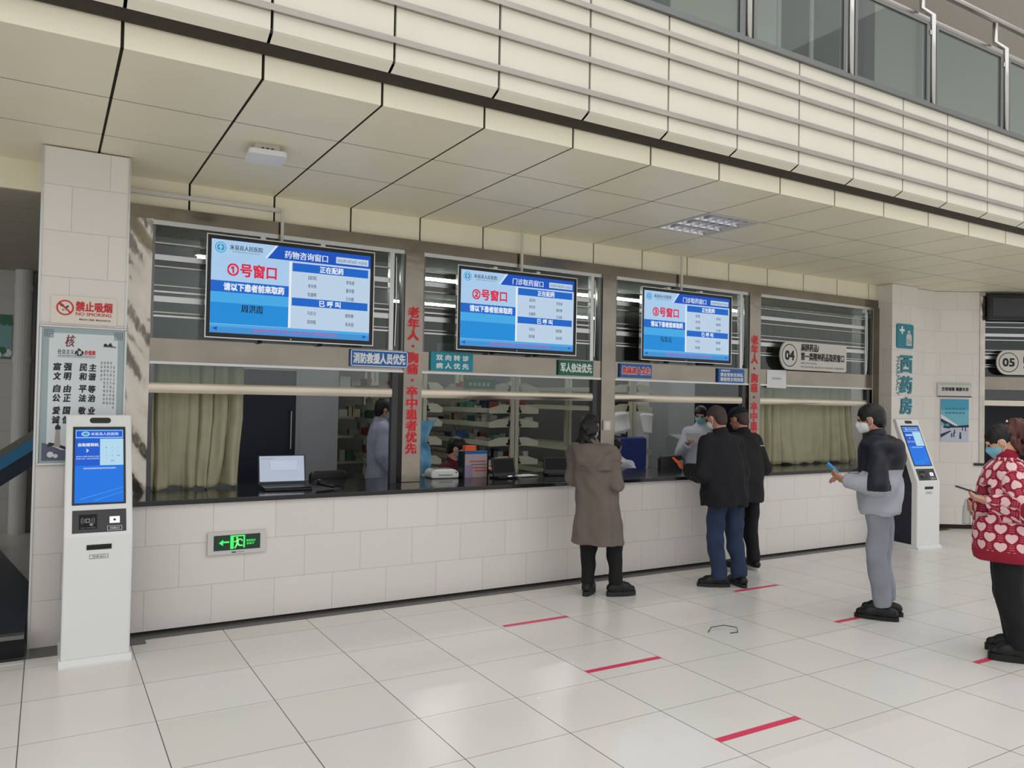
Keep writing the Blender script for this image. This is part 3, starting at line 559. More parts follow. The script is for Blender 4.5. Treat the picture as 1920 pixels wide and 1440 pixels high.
mat('mirror_alu', C(222, 222, 226), 0.12, 1.0)
m = MB()
for i in range(3):
    c = -iy+(2*iy)*(i+0.5)/3; hw = iy/3
    for s in (-1, 1):
        sec = [(c+s*hw*0.98, 0.0), (c+s*hw*0.9, 0.03), (c+s*hw*0.72, 0.055), (c+s*hw*0.45, 0.07)]
        vs = [(x, y, z) for x in (-ix, ix) for y, z in sec]; m.add(vs, [(k, k+1, k+5, k+4) for k in range(3)], 'mirror_alu')
m.build('reflector', t, smooth=True)
m = MB()
for i in range(3):
    c = -iy+(2*iy)*(i+0.5)/3; hw = iy/3
    for j in range(1, 6):
        x = -ix+2*ix*j/6; m.prism([(c-hw*0.97, 0.0), (c+hw*0.97, 0.0), (c+hw*0.75, 0.05), (c-hw*0.75, 0.05)], x-0.006, x+0.006, 'x', 'mirror_alu')
m.build('louvre_blade', t)
for i in range(3):
    c = -iy+(2*iy)*(i+0.5)/3; m = MB(); m.bar((-ix+0.02, c, 0.07), (ix-0.02, c, 0.07), 0.013, 'lamp_dim'); m.build('tube', t)
t = empty('access_point', (1.615, 0.285, 3.315)); t.rotation_euler[2] = math.radians(-6); tag(t, 'white rounded square wireless unit hung just under the soffit at left', 'access point')
m = MB(); slab(m, Fr((0, 0, -0.078), (1, 0, 0), (0, -1, 0)), rrect(-0.12, -0.13, 0.12, 0.13, 0.03), 'white_plastic', -0.035, 0.0); m.build('cover', t, bevel=0.006)
m = MB(); m.box(-0.075, -0.075, -0.045, 0.075, 0.075, 0.0, 'off_white'); m.build('mount', t)
m = MB()
for k in (-0.03, 0.0, 0.03): m.box(k-0.008, -0.078, -0.035, k+0.008, -0.075, -0.02, 'dark_grey')
m.build('port', t)
t = empty('exit_sign', (1.435, YC, 0.513)); tag(t, 'small green EXIT sign with running figure low on the white counter front', 'exit sign'); F = Fr((0, -0.022, 0)); Wd, H = 0.415, 0.168
mat('exit_board', C(22, 60, 48), 0.3)
m = MB(); slab(m, F, rrect(0, 0, Wd, H, 0.008), 'off_white', -0.022, 0.0); m.build('frame', t, bevel=0.003)
m = MB(); slab(m, F, [(0.043, 0.032), (0.372, 0.032), (0.372, 0.142), (0.043, 0.142)], 'exit_board', -0.002, 0.0015); m.build('panel', t)
m = MB(); d = 0.0035
poly(m, F, [(0.078, 0.087), (0.108, 0.112), (0.108, 0.098), (0.15, 0.098), (0.15, 0.086), (0.108, 0.086), (0.108, 0.066)], 'exit_green', d)
for a in ((0.158, 0.04, 0.182, 0.138), (0.182, 0.128, 0.262, 0.138), (0.25, 0.045, 0.262, 0.128)): quad(m, F, *a, 'exit_green', d)
disc(m, F, 0.205, 0.118, 0.008, 'exit_pale', d, 14)
for a, b, w_ in (((0.212, 0.108), (0.207, 0.078), 0.008), ((0.212, 0.107), (0.235, 0.108), 0.004), ((0.235, 0.108), (0.243, 0.093), 0.004), ((0.206, 0.105), (0.195, 0.092), 0.004), ((0.195, 0.092), (0.184, 0.092), 0.004), ((0.208, 0.08), (0.200, 0.062), 0.006), ((0.200, 0.062), (0.190, 0.044), 0.005), ((0.209, 0.08), (0.222, 0.062), 0.006), ((0.222, 0.062), (0.246, 0.062), 0.005)):
    dx, dy = b[0]-a[0], b[1]-a[1]; L = math.hypot(dx, dy); nx, ny = -dy/L*w_, dx/L*w_
    poly(m, F, [(a[0]-nx, a[1]-ny), (b[0]-nx, b[1]-ny), (b[0]+nx, b[1]+ny), (a[0]+nx, a[1]+ny)], 'exit_pale', d)
text(m, F, '安全出口', 0.272, 0.088, 0.336, 0.103, 'exit_green', d, 0.02); text(m, F, 'EXIT', 0.276, 0.066, 0.33, 0.08, 'exit_green', d, 0.02)
m.build('pictogram', t)
m = MB(); quad(m, F, 0.17, 0.01, 0.2, 0.02, 'green_sign', 0.001); quad(m, F, 0.205, 0.012, 0.26, 0.018, 'grey_paint', 0.001); m.build('frame_marking', t)
# ------------------------------------------------------------------ pillar: no smoking notice and values poster
t = empty('no_smoking_sign', (0.42, YC-0.008, 2.135)); tag(t, 'pale NO SMOKING notice with red ring on the left pillar', 'sign'); F = Fr((0, 0, 0)); Wd, H = 0.39, 0.185
mat('sign_cream', C(226, 218, 206), 0.45)
m = MB(); m.box(0, 0, 0, Wd, 0.007, H, 'sign_cream'); m.build('board', t)
m = MB(); ring(m, F, 0.082, 0.105, 0.042, 0.051, 'red_print', 0.002)
poly(m, F, [(0.045, 0.135), (0.052, 0.142), (0.118, 0.076), (0.111, 0.069)], 'red_print', 0.003)
poly(m, F, [(0.065, 0.09), (0.072, 0.083), (0.105, 0.115), (0.098, 0.122)], 'black_print', 0.002); poly(m, F, [(0.07, 0.092), (0.074, 0.088), (0.09, 0.104), (0.086, 0.108)], 'white_print', 0.0024)
for i in range(3): ring(m, F, 0.068-0.006*i, 0.118+0.004*i, 0.006, 0.0085, 'black_print', 0.002, 12)
text(m, F, '禁止吸烟', 0.145, 0.088, 0.36, 0.152, 'red_print', 0.002, 0.02); text(m, F, 'NO SMOKING', 0.145, 0.058, 0.357, 0.08, 'red_print', 0.002, 0.015); text(m, F, '攀枝花市卫健委  攀枝花市爱卫办', 0.165, 0.026, 0.355, 0.038, 'black_print', 0.002, 0.01)
m.build('lettering', t)
t = empty('values_poster', (0.362, YC-0.02, 1.195)); tag(t, 'tall framed grey poster with columns of brush characters on the left pillar', 'poster'); Wd, H = 0.515, 0.925
mat('poster_border', C(156, 172, 176), 0.4); mat('poster_sheet', C(212, 220, 224), 0.4); mat('ink', C(44, 42, 48), 0.6); mat('ink_red', C(120, 44, 60), 0.6); mat('ink_soft', C(96, 96, 118), 0.6); mat('stone', C(168, 162, 154), 0.6)
m = MB()
for a in ((0, 0, Wd, 0.014), (0, H-0.014, Wd, H), (0, 0.014, 0.014, H-0.014), (Wd-0.014, 0.014, Wd, H-0.014)): m.box(a[0], 0, a[1], a[2], 0.018, a[3], 'aluminium')
m.build('frame', t, bevel=0.003)
m = MB(); m.box(0.014, 0.008, 0.014, Wd-0.014, 0.018, H-0.014, 'poster_border'); m.build('backing', t)
F = Fr((0, 0.0075, 0)); m = MB()
sh = [(0.055, 0.05), (Wd-0.055, 0.05), (Wd-0.055, H-0.085), (Wd-0.08, H-0.085), (Wd-0.08, H-0.05), (0.08, H-0.05), (0.08, H-0.085), (0.055, H-0.085)]
poly(m, F, sh, 'poster_sheet', 0.0)
for sx_ in (0, 1):
    for k in range(3):
        e = 0.03+k*0.012; xx = e if not sx_ else Wd-e
        quad(m, F, min(xx, xx+(0.05-k*0.012)*(1-2*sx_)), H-e-0.004, max(xx, xx+(0.05-k*0.012)*(1-2*sx_)), H-e, 'ink_soft', 0.0008); quad(m, F, xx-0.002, H-e-0.05+k*0.012, xx+0.002, H-e, 'ink_soft', 0.0008)
text(m, F, '核', 0.148, 0.785, 0.205, 0.865, 'ink_red', 0.001, 0.012, shear=0.2); text(m, F, '社会主义', 0.105, 0.735, 0.20, 0.768, 'ink', 0.001, 0.01); text(m, F, '心', 0.205, 0.73, 0.255, 0.775, 'ink', 0.001, 0.04); text(m, F, '价值观', 0.262, 0.735, 0.325, 0.765, 'red_print', 0.001, 0.02)
quad(m, F, 0.105, 0.725, 0.325, 0.728, 'ink', 0.001); text(m, F, 'SHE HUI ZHU YI HE XIN JIA ZHI GUAN', 0.105, 0.712, 0.325, 0.72, 'ink', 0.001)
for zt, rows_ in ((0.675, ('富强民主', '文明和谐')), (0.53, ('自由平等', '公正法治')), (0.385, ('爱国敬业', '诚信友善'))):
    for r_, s_ in enumerate(rows_):
        for c_, ch in enumerate(s_):
            xx = (0.085, 0.145, 0.235, 0.29)[c_]; zz = zt-r_*0.062; text(m, F, ch, xx, zz-0.048, xx+0.042, zz, 'ink', 0.001, 0.025, shear=0.12)
body = '社会主义核心价值观是社会主义核心价值体系的内核体现社会主义核心价值体系的根本性质和基本特征反映其丰富内涵和实践要求'
for c_ in range(5):
    chars(m, F, body[c_*11:c_*11+(11 if c_ < 4 else 5)], 0.435-c_*0.019, 0.447-c_*0.019, 0.70-(0.03 if c_ == 0 else 0), 0.40-(0.03 if c_ == 0 else 0) if c_ < 4 else 0.56, 'ink', 0.001, 0.0, 0.3)
poly(m, F, [(0.365, 0.795), (0.45, 0.79), (0.45, 0.797), (0.40, 0.803)], 'ink_soft', 0.001); poly(m, F, [(0.395, 0.80), (0.43, 0.80), (0.415, 0.825)], 'ink', 0.0014); disc(m, F, 0.385, 0.805, 0.012, 'ink', 0.0012, 10)
poly(m, F, [(0.03, 0.03), (0.30, 0.03), (0.28, 0.09), (0.14, 0.10), (0.06, 0.14), (0.03, 0.15)], 'ink_soft', 0.0008); poly(m, F, [(0.06, 0.12), (0.10, 0.13), (0.20, 0.085), (0.27, 0.09), (0.20, 0.105), (0.12, 0.14), (0.07, 0.15)], 'ink', 0.0012)
poly(m, F, [(0.10, 0.12), (0.135, 0.12), (0.13, 0.24), (0.108, 0.24)], 'stone', 0.0014); quad(m, F, 0.103, 0.235, 0.135, 0.255, 'ink', 0.0016); poly(m, F, [(0.105, 0.255), (0.132, 0.255), (0.118, 0.275)], 'ink', 0.0016)
for k in range(3): poly(m, F, [(0.19-k*-0.008, 0.13+k*0.025), (0.30, 0.13+k*0.025), (0.28, 0.15+k*0.025), (0.21, 0.148+k*0.025)], 'ink', 0.0014)
disc(m, F, 0.08, 0.07, 0.02, 'poster_sheet', 0.0016, 9); disc(m, F, 0.11, 0.06, 0.014, 'poster_sheet', 0.0016, 8)
m.build('print', t)
# ------------------------------------------------------------------ self-service kiosks
def kiosk(loc, rz, label):
    t = empty('self_service_kiosk', loc, rz); tag(t, label, 'kiosk', 'self-service kiosks')
    hb, ht, lean = 0.79, 0.81, math.radians(23); sl, cl = math.sin(lean), math.cos(lean); w0, w1 = 0.192, 0.19
    ty, tz = ht*sl, hb+ht*cl
    prof = [(0, 0.035), (0, hb), (ty, tz), (ty+0.05, tz-0.01), (0.085, hb-0.03), (0.085, 0.035)]
    m = MB(); m.prism(prof, -w1, w1, 'x', 'white_plastic'); m.build('shell', t, bevel=0.012)
    m = MB(); m.prism([(0.085, 0.03), (0.085, hb-0.04), (0.20, 1.03), (0.42, 1.03), (0.42, 0.03)], -w1+0.012, w1-0.012, 'x', 'navy_side'); m.build('rear_housing', t)
    m = MB(); m.prism([(-0.03, 0), (-0.03, 0.012), (0.0, 0.04), (0.45, 0.04), (0.47, 0.012), (0.47, 0)], -0.2, 0.2, 'x', 'white_plastic'); m.build('base_plate', t)
    F = Fr((0, 0, hb), (1, 0, 0), (0, sl, cl))
    m = MB(); slab(m, F, [(-0.151, 0.20), (0.151, 0.20), (0.151, 0.722), (-0.151, 0.722)], 'black_plastic', 0.0, 0.003); m.build('screen_bezel', t)
    x0, y0, w_, h_ = -0.138, 0.212, 0.276, 0.492
    X = lambda u: x0+u*w_
    Z = lambda v: y0+(1-v)*h_
    m = MB()
    def R(a, b, c, d, k, dd=0.0045): quad(m, F, X(a), Z(d), X(c), Z(b), k, dd)
    def T(s_, a, b, c, d, k, bold=0.01): text(m, F, s_, X(a), Z(d), X(c), Z(b), k, 0.0065, bold)
    R(0, 0, 1, 1, 'kio_blue', 0.004); R(0.01, 0.015, 0.99, 0.12, 'kio_pale', 0.0045); R(0.02, 0.022, 0.98, 0.11, 'kio_deep', 0.005); disc(m, F, X(0.21), Z(0.066), 0.024, 'kio_pale', 0.0055, 20, 0.016); disc(m, F, X(0.21), Z(0.066), 0.016, 'scr_logo', 0.006, 20, 0.010)
    T('米易县人民医院', 0.32, 0.045, 0.9, 0.088, 'scr_white'); R(0.0, 0.135, 0.51, 0.5, 'kio_deep'); R(0.51, 0.135, 1, 0.5, 'kio_pale')
    T('自助报到机', 0.06, 0.195, 0.48, 0.24, 'scr_white', 0.02); T('>', 0.23, 0.275, 0.27, 0.32, 'scr_white', 0.03); T('请将就诊卡放置于感应区进行报到', 0.02, 0.37, 0.49, 0.388, 'scr_white', 0); T('或扫描二维码、刷身份证报到取药', 0.02, 0.4, 0.49, 0.418, 'scr_white', 0)
    for r_, row in enumerate(('1 2 3', '4 5 6', '7 8 9')):
        for c_, ch in enumerate(row.split()): T(ch, 0.63+c_*0.125, 0.25+r_*0.055, 0.645+c_*0.125, 0.268+r_*0.055, 'kio_deep', 0)
    T('取消', 0.86, 0.36, 0.93, 0.378, 'kio_deep', 0); T('确认', 0.74, 0.43, 0.82, 0.45, 'kio_deep', 0); T('请在自助机前完成身份信息核对', 0.17, 0.53, 0.84, 0.552, 'scr_white', 0.01)
    poly(m, F, [(X(0.1), Z(0.95)), (X(1), Z(0.80)), (X(1), Z(0.805)), (X(0.12), Z(0.955))], 'scr_cyan2', 0.0048); poly(m, F, [(X(0.4), Z(0.97)), (X(1), Z(0.86)), (X(1), Z(0.864)), (X(0.42), Z(0.975))], 'scr_cyan2', 0.0048)
    m.build('screen', t)
    m = MB(); slab(m, F, rrect(-0.057, 0.748, 0.066, 0.786, 0.0185), 'black_plastic', 0, 0.002); m.build('camera_window', t)
    m = MB(); slab(m, F, [(-0.148, 0.022), (0.152, 0.022), (0.152, 0.166), (-0.148, 0.166)], 'dark_grey', 0, 0.002); m.build('reader_panel', t)
    m = MB(); quad(m, F, -0.112, 0.045, -0.012, 0.138, 'black_matte', 0.003)
    for k in range(3):
        for sgn in (-1, 1):
            a0 = 0.6; r_ = 0.018+0.009*k; pts = [(-0.062+sgn*r_*math.cos(a), 0.098+r_*math.sin(a)) for a in np.linspace(-a0, a0, 7)]+[(-0.062+sgn*(r_+0.0025)*math.cos(a), 0.098+(r_+0.0025)*math.sin(a)) for a in np.linspace(a0, -a0, 7)]
            poly(m, F, pts, 'grey_metal', 0.004)
    poly(m, F, [(-0.075, 0.085), (-0.052, 0.085), (-0.052, 0.112), (-0.075, 0.112)], 'grey_metal', 0.004); poly(m, F, [(-0.07, 0.09), (-0.057, 0.09), (-0.057, 0.107), (-0.07, 0.107)], 'black_matte', 0.0045); poly(m, F, [(-0.055, 0.07), (-0.04, 0.062), (-0.032, 0.074), (-0.048, 0.085)], 'grey_metal', 0.0045)
    text(m, F, '身份证、社保卡感应区', -0.1, 0.05, -0.02, 0.057, 'grey_metal', 0.004, 0); m.build('card_reader', t)
    m = MB(); quad(m, F, 0.058, 0.076, 0.115, 0.118, 'scan_glow', 0.004); disc(m, F, 0.086, 0.097, 0.008, 'dark_grey', 0.005, 14); m.build('scanner_window', t)
    m = MB()
    for a in ((0.045, 0.03, 0.128, 0.032), (0.045, 0.056, 0.128, 0.058), (0.045, 0.032, 0.047, 0.056), (0.126, 0.032, 0.128, 0.056)): quad(m, F, *a, 'white_print', 0.004)
    text(m, F, '扫码口', 0.06, 0.037, 0.113, 0.051, 'white_print', 0.004, 0.01); m.build('scanner_label', t)
    F = Fr((0, 0, 0)); m = MB(); m.box(-0.067, -0.003, 0.706, 0.071, 0.0, 0.737, 'black_plastic'); m.box(-0.06, -0.0035, 0.718, 0.064, -0.003, 0.724, 'black_matte'); m.build('ticket_slot', t)
    m = MB()
    for a in ((-0.05, 0.650, 0.054, 0.652), (-0.05, 0.674, 0.054, 0.676), (-0.05, 0.652, -0.048, 0.674), (0.052, 0.652, 0.054, 0.674)): quad(m, F, *a, 'dark_grey', 0.002)
    text(m, F, '凭条出口', -0.035, 0.656, 0.04, 0.67, 'dark_grey', 0.002, 0.0); m.build('slot_label', t)
    return t
em('scan_glow', 240, 244, 250, 1.1)
kiosk((0.715, 0.52, 0), 0.0, 'white self-service kiosk with a lit blue screen in front of the left pillar')
kiosk((9.50, 0.50, 0), math.radians(-8), 'white self-service kiosk beside the teal lettered column')
# red queue lines on the floor
for (x0, x1, y, lab) in ((3.37, 3.95, 0.055, 'red tape line on the floor behind the taupe coat woman'), (3.335, 3.94, -1.025, 'red tape line on the floor, the middle of the left row of three'), (3.335, 3.94, -2.13, 'red tape line nearest the front edge of the floor'),
                         (5.76, 6.32, 0.035, 'thin red tape line beside the shoes of the jeans man'), (5.73, 6.30, -1.03, 'red tape line half under the shoes of the grey jacket man'), (5.74, 6.32, -2.09, 'red tape line under the black shoes of the red sweater woman')):
    m = MB(); m.box(x0, y-0.022, 0.0005, x1, y+0.022, 0.0016, 'red_tape'); tag(m.build('floor_tape'), lab, 'floor tape', 'red queue lines on the floor')

m = MB(); m.tube([(4.63, -0.77, 0.004), (4.70, -0.73, 0.02), (4.80, -0.76, 0.03), (4.87, -0.82, 0.02), (4.83, -0.87, 0.004), (4.76, -0.86, 0.003)], 0.003, 'black_matte', 6); tag(m.build('wire_scrap'), 'thin loop of dark wire lying on the open floor', 'wire scrap')
# ------------------------------------------------------------------ counter top and what lies on it
m = MB(); m.box(0.872, 0.985, 0.895, 9.968, 1.95, 0.93, 'black_granite'); tag(m.build('counter_slab', bevel=0.004), 'long black stone slab on the white tiled pharmacy counter', 'counter')
ZC = 0.931
mottled('curtain_cloth', C(178, 176, 146), C(166, 165, 136), 6, 0.85)
def curtain(x0, x1, y, z0, z1, folds, amp, label, flare=0.0, seed=1, sweep=0.0):
    rnd = random.Random(seed); nx, nz = 150, 40
    ph = [rnd.uniform(0, 6.28) for _ in range(6)]
    vs = []
    for j in range(nz+1):
        v = j/nz; z = z0+(z1-z0)*v; low = max(0, 1-v*2.0)
        for i in range(nx+1):
            u = i/nx; uu = u+0.012*math.sin(3.1*v*PI+ph[0]+9*u)*low
            w = folds*2*PI*uu+0.8*math.sin(2*PI*u+ph[1])+0.7*low*math.sin(5*u+ph[4])
            s = math.sin(w); s = math.copysign(abs(s)**0.75, s)
            a = amp*(0.55+0.45*math.sin(7*u+ph[2]))
            yy = y+a*s+0.35*a*math.sin(2.3*w+ph[3])+0.5*a*low*math.sin(1.7*w+6*v)-flare*low**2*(0.5+0.5*math.sin(4.2*u*PI+ph[5]))
            x = x0+(x1-x0)*u+a*0.6*math.cos(w)+sweep*low*u
            vs.append((x, yy, z+0.012*math.sin(w*0.5+ph[1])*(1-v)*(0 if j else 1)))
    m = MB(); m.add(vs, [(j*(nx+1)+i, j*(nx+1)+i+1, (j+1)*(nx+1)+i+1, (j+1)*(nx+1)+i) for j in range(nz) for i in range(nx)], 'curtain_cloth')
    o = m.build('curtain', smooth=True); so = o.modifiers.new('thickness', 'SOLIDIFY'); so.thickness = 0.003; so.offset = 0
    tag(o, label, 'curtain'); return o
curtain(1.10, 1.79, 1.69, 0.945, 2.02, 6, 0.038, 'olive curtain bunched at the left end of the first window', 0.10, 3, -0.05)
curtain(7.71, 9.68, 1.72, 0.945, 2.88, 13, 0.036, 'wide olive curtain drawn across the fourth window', 0.07, 8)
m = MB(); m.bar((7.6, 1.72, 2.91), (9.75, 1.72, 2.91), 0.014, 'steel_tube'); tag(m.build('curtain_rail'), 'curtain rail behind the louvres of the fourth window', 'curtain rail')
m = MB(); m.bar((1.0, 1.69, 2.03), (3.1, 1.69, 2.03), 0.012, 'steel_tube'); tag(m.build('curtain_rail'), 'curtain rail across the first window behind the steel panel', 'curtain rail')
# laptop turned towards the customers
t = empty('laptop', (2.085, 1.47, ZC), math.radians(-2)); tag(t, 'open laptop with a pale lit screen on the black counter', 'laptop')
m = MB(); m.prism([(-0.235, 0.0), (0.0, 0.0), (0.0, 0.03), (-0.21, 0.026), (-0.235, 0.012)], -0.185, 0.185, 'x', 'black_plastic'); m.build('base', t, bevel=0.004)
m = MB()
for r_ in range(5):
    for c_ in range(13): m.box(-0.16+c_*0.0245, -0.13+r_*0.022, 0.0275, -0.139+c_*0.0245, -0.112+r_*0.022, 0.031, 'dark_grey')
m.build('keyboard', t)
l = math.radians(12); F = Fr((0, 0.005, 0.03), (1, 0, 0), (0, math.sin(l), math.cos(l)))
m = MB(); slab(m, F, rrect(-0.19, 0, 0.19, 0.235, 0.008), 'black_plastic', -0.012, 0.0); m.build('lid', t)
m = MB(); quad(m, F, -0.18, 0.02, 0.18, 0.228, 'laptop_screen', 0.0015); quad(m, F, -0.095, 0.11, 0.12, 0.19, 'scr_pale2', 0.002); quad(m, F, -0.09, 0.108, 0.125, 0.11, 'scr_grey', 0.0024); quad(m, F, -0.17, 0.205, -0.06, 0.209, 'scr_grey', 0.0024); quad(m, F, -0.1, 0.13, -0.098, 0.19, 'scr_grey', 0.0024)
em('scr_pale2', 186, 196, 214, 0.8); em('scr_grey', 140, 150, 172, 0.7); m.build('screen', t)
# hand scanner
t = empty('barcode_scanner', (2.40, 1.28, ZC), math.radians(50)); tag(t, 'small black hand scanner with a lead on the counter right of the laptop', 'scanner')
m = MB(); m.tube([(0, -0.06, 0.02), (0, 0.0, 0.028), (0, 0.05, 0.042), (0, 0.085, 0.05)], [0.016, 0.017, 0.022, 0.026], 'black_plastic', 10); m.build('body', t, smooth=True)
m = MB(); m.box(-0.024, 0.085, 0.034, 0.024, 0.096, 0.066, 'dark_grey'); m.build('window', t)
m = MB(); m.tube([(0, -0.06, 0.02), (0.05, -0.12, 0.006), (0.14, -0.1, 0.005), (0.2, 0.02, 0.005), (0.32, 0.05, 0.005)], 0.004, 'black_plastic', 6); m.build('lead', t)
# pale printer, flyer stand, payment screens, papers
t = empty('label_printer', (3.655, 1.75, ZC), math.radians(-4)); tag(t, 'squat white label printer on the counter just right of the first steel pier', 'printer')
m = MB(); m.prism([(-0.14, 0), (-0.14, 0.055), (-0.10, 0.085), (0.10, 0.085), (0.14, 0.055), (0.14, 0)], -0.10, 0.11, 'y', 'white_plastic'); m.build('body', t, bevel=0.018)
m = MB(); m.box(-0.09, -0.06, 0.083, 0.09, 0.06, 0.0875, 'dark_grey'); m.build('lid', t); m = MB(); m.box(-0.07, -0.104, 0.03, 0.07, -0.1, 0.036, 'dark_grey'); m.box(0.1, -0.103, 0.05, 0.115, -0.1, 0.06, 'exit_board'); m.build('paper_slot', t)
t = empty('display_stand', (3.835, 1.63, ZC), math.radians(2)); tag(t, 'upright notice box with blue top edge on the counter in front of the seated woman', 'notice stand')
m = MB(); m.box(0, 0, 0, 0.25, 0.09, 0.225, 'notice_face'); m.build('board', t) if mat('notice_face', C(176, 160, 160), 0.5) else None
m = MB(); m.box(0, -0.002, 0.225, 0.25, 0.092, 0.25, 'blue_sign'); m.build('top_strip', t); m = MB(); m.box(-0.018, -0.006, 0, 0, 0.095, 0.25, 'black_plastic'); m.build('side_frame', t); m = MB(); m.box(0.25, -0.006, 0, 0.262, 0.095, 0.25, 'black_plastic'); m.build('side_frame', t)
F = Fr((0, -0.001, 0)); m = MB()
for j in range(4): quad(m, F, 0.05+0.02*j, 0.15-j*0.03, 0.235, 0.158-j*0.03, 'red_print' if j != 1 else 'ink_soft', 0.001)
quad(m, F, 0.0, 0.0, 0.09, 0.12, 'ink_soft2', 0.0006) if mat('ink_soft2', C(150, 140, 168), 0.6) else None
m.build('print', t)
m = MB(); m.box(3.845, 1.64, ZC+0.251, 3.965, 1.70, ZC+0.305, 'orange_box') if mat('orange_box', C(226, 92, 48), 0.5) else None
tag(m.build('carton', bevel=0.004), 'small orange carton on top of the notice stand', 'carton')
def pay(x, y, rz, w_, h_, label, lit):
    t = empty('payment_terminal', (x, y, ZC), rz); tag(t, label, 'payment terminal')
    l = math.radians(14); F = Fr((0, 0, 0.02), (1, 0, 0), (0, math.sin(l), math.cos(l)))
    m = MB(); slab(m, F, rrect(-w_/2, 0, w_/2, h_, 0.012), 'black_plastic', -0.02, 0.0); m.build('display', t)
    m = MB(); quad(m, F, -w_/2+0.012, 0.035, w_/2-0.012, h_-0.012, 'black_matte', 0.001); m.build('screen', t)
    m = MB(); m.box(-w_/2+0.02, -0.06, 0, w_/2-0.02, 0.11, 0.02, 'black_plastic'); m.build('foot', t, bevel=0.005)
    if lit: m = MB(); m.add([(0.0, -0.062, 0.022), (0.05, -0.055, 0.024), (0.05, -0.03, 0.026), (0.0, -0.037, 0.024)], [(0, 1, 2, 3)], 'scan_glow'); m.build('indicator_lamp', t)
pay(4.19, 1.47, math.radians(6), 0.26, 0.175, 'black payment terminal with a small bright lamp in the second window', True)
pay(4.84, 1.56, math.radians(-14), 0.25, 0.165, 'black payment terminal just left of the taupe coat woman', False)
rnd = random.Random(5)
for k in range(5):
    m = MB(); z = ZC+k*0.0022; m.box(-0.105, -0.074, 0, 0.105, 0.074, 0.0016, 'paper'); o = m.build('paper_sheet', loc=(4.45+0.012*k, 1.62-0.01*k, z), rz=rnd.uniform(-0.5, 0.5))
    tag(o, 'white sheet in the loose pile between the two black payment terminals', 'paper', 'loose sheets on the counter')
m = MB(); m.tube([(5.06, 1.62, ZC+0.035), (5.12, 1.60, ZC+0.04), (5.19, 1.60, ZC+0.03)], [0.05, 0.06, 0.03], 'paper', 8); tag(m.build('paper_bundle', smooth=True), 'crumpled white bundle on the counter at the left shoulder of the taupe coat woman', 'paper bundle')
# ------------------------------------------------------------------ pharmacy racks
def gondola(x, y0, y1, label, half=0.34, levels=(0.30, 0.62, 0.92, 1.15, 1.375, 1.545, 1.80), seed=1, sides=(-1, 1), boxes=True, yb=None, fill='medicine cartons on the pharmacy racks'):
    t = empty('medicine_rack', (x, y0, 0)); tag(t, label, 'rack', 'cream metal medicine racks')
    n = max(2, int((y1-y0)/1.1)+1)
    for i in range(n):
        yy = (y1-y0)*i/(n-1); m = MB(); m.box(-0.055, yy-0.02, 0, -0.006, yy+0.02, 2.1, 'cream_metal'); m.box(0.006, yy-0.02, 0, 0.055, yy+0.02, 2.1, 'cream_metal'); m.build('upright', t)
    for s in sides:
        for z in levels:
            p = MB(); p.box(min(s*0.06, s*half), 0.02, z-0.012, max(s*0.06, s*half), y1-y0, z, 'cream_metal'); p.box(min(s*half, s*(half+0.012)), 0.0, z-0.03, max(s*half, s*(half+0.012)), y1-y0, z+0.03, 'cream_metal'); tr = p.build('tray', t)
            p = MB(); p.prism([(s*0.075, z-0.03), (s*half, z-0.035), (s*half, z+0.03), (s*0.2, z+0.07), (s*0.075, z+0.075)], 0.0, 0.014, 'y', 'cream_metal'); p.build('end_plate', tr)
            p = MB(); p.box(min(s*0.055, s*0.085), 0.0, z-0.02, max(s*0.055, s*0.085), 0.02, z+0.05, 'black_plastic'); p.box(min(s*0.085, s*0.105), 0.0, z-0.02, max(s*0.085, s*0.105), 0.018, z+0.005, 'black_plastic'); p.build('hook', tr)
    if boxes:
        rr = random.Random(seed)
        for s in sides:
            for z in levels[2:]:
                yy = 0.06
                while yy < min(1.5, y1-y0-0.1):
                    h = rr.uniform(0.05, 0.13); d = rr.uniform(0.06, 0.12)
                    if rr.random() < 0.7: BOXES.append((x+s*rr.uniform(0.135, half-0.075), y0+yy+d/2, z, rr.choice((0.07, 0.09, 0.11)), d*0.9, h, rr.choice(CARTON)))
                    yy += d+rr.uniform(0.0, 0.05)
    return t
for n_, c_ in (('carton_white', (190, 192, 188)), ('carton_blue', (70, 104, 160)), ('carton_green', (86, 140, 116)), ('carton_grey', (150, 152, 150)), ('carton_cream', (196, 188, 160)), ('carton_navy', (44, 56, 96)), ('carton_red', (150, 70, 66))): mat(n_, C(*c_), 0.5)
CARTON = ['carton_white', 'carton_white', 'carton_blue', 'carton_green', 'carton_grey', 'carton_cream', 'carton_navy', 'carton_red']
BOXES = []
gondola(5.32, 3.2, 6.2, 'cream double rack with slanted end plates straight behind the second window', seed=2)
gondola(4.27, 3.6, 5.2, 'cream rack just right of the first steel pier, behind the light blue gown', 0.26, seed=3)
gondola(7.165, 3.2, 6.2, 'cream rack with white sheets clipped on in the left of the third window', levels=(0.30, 0.62, 1.0, 1.58, 1.84), seed=4, boxes=False)
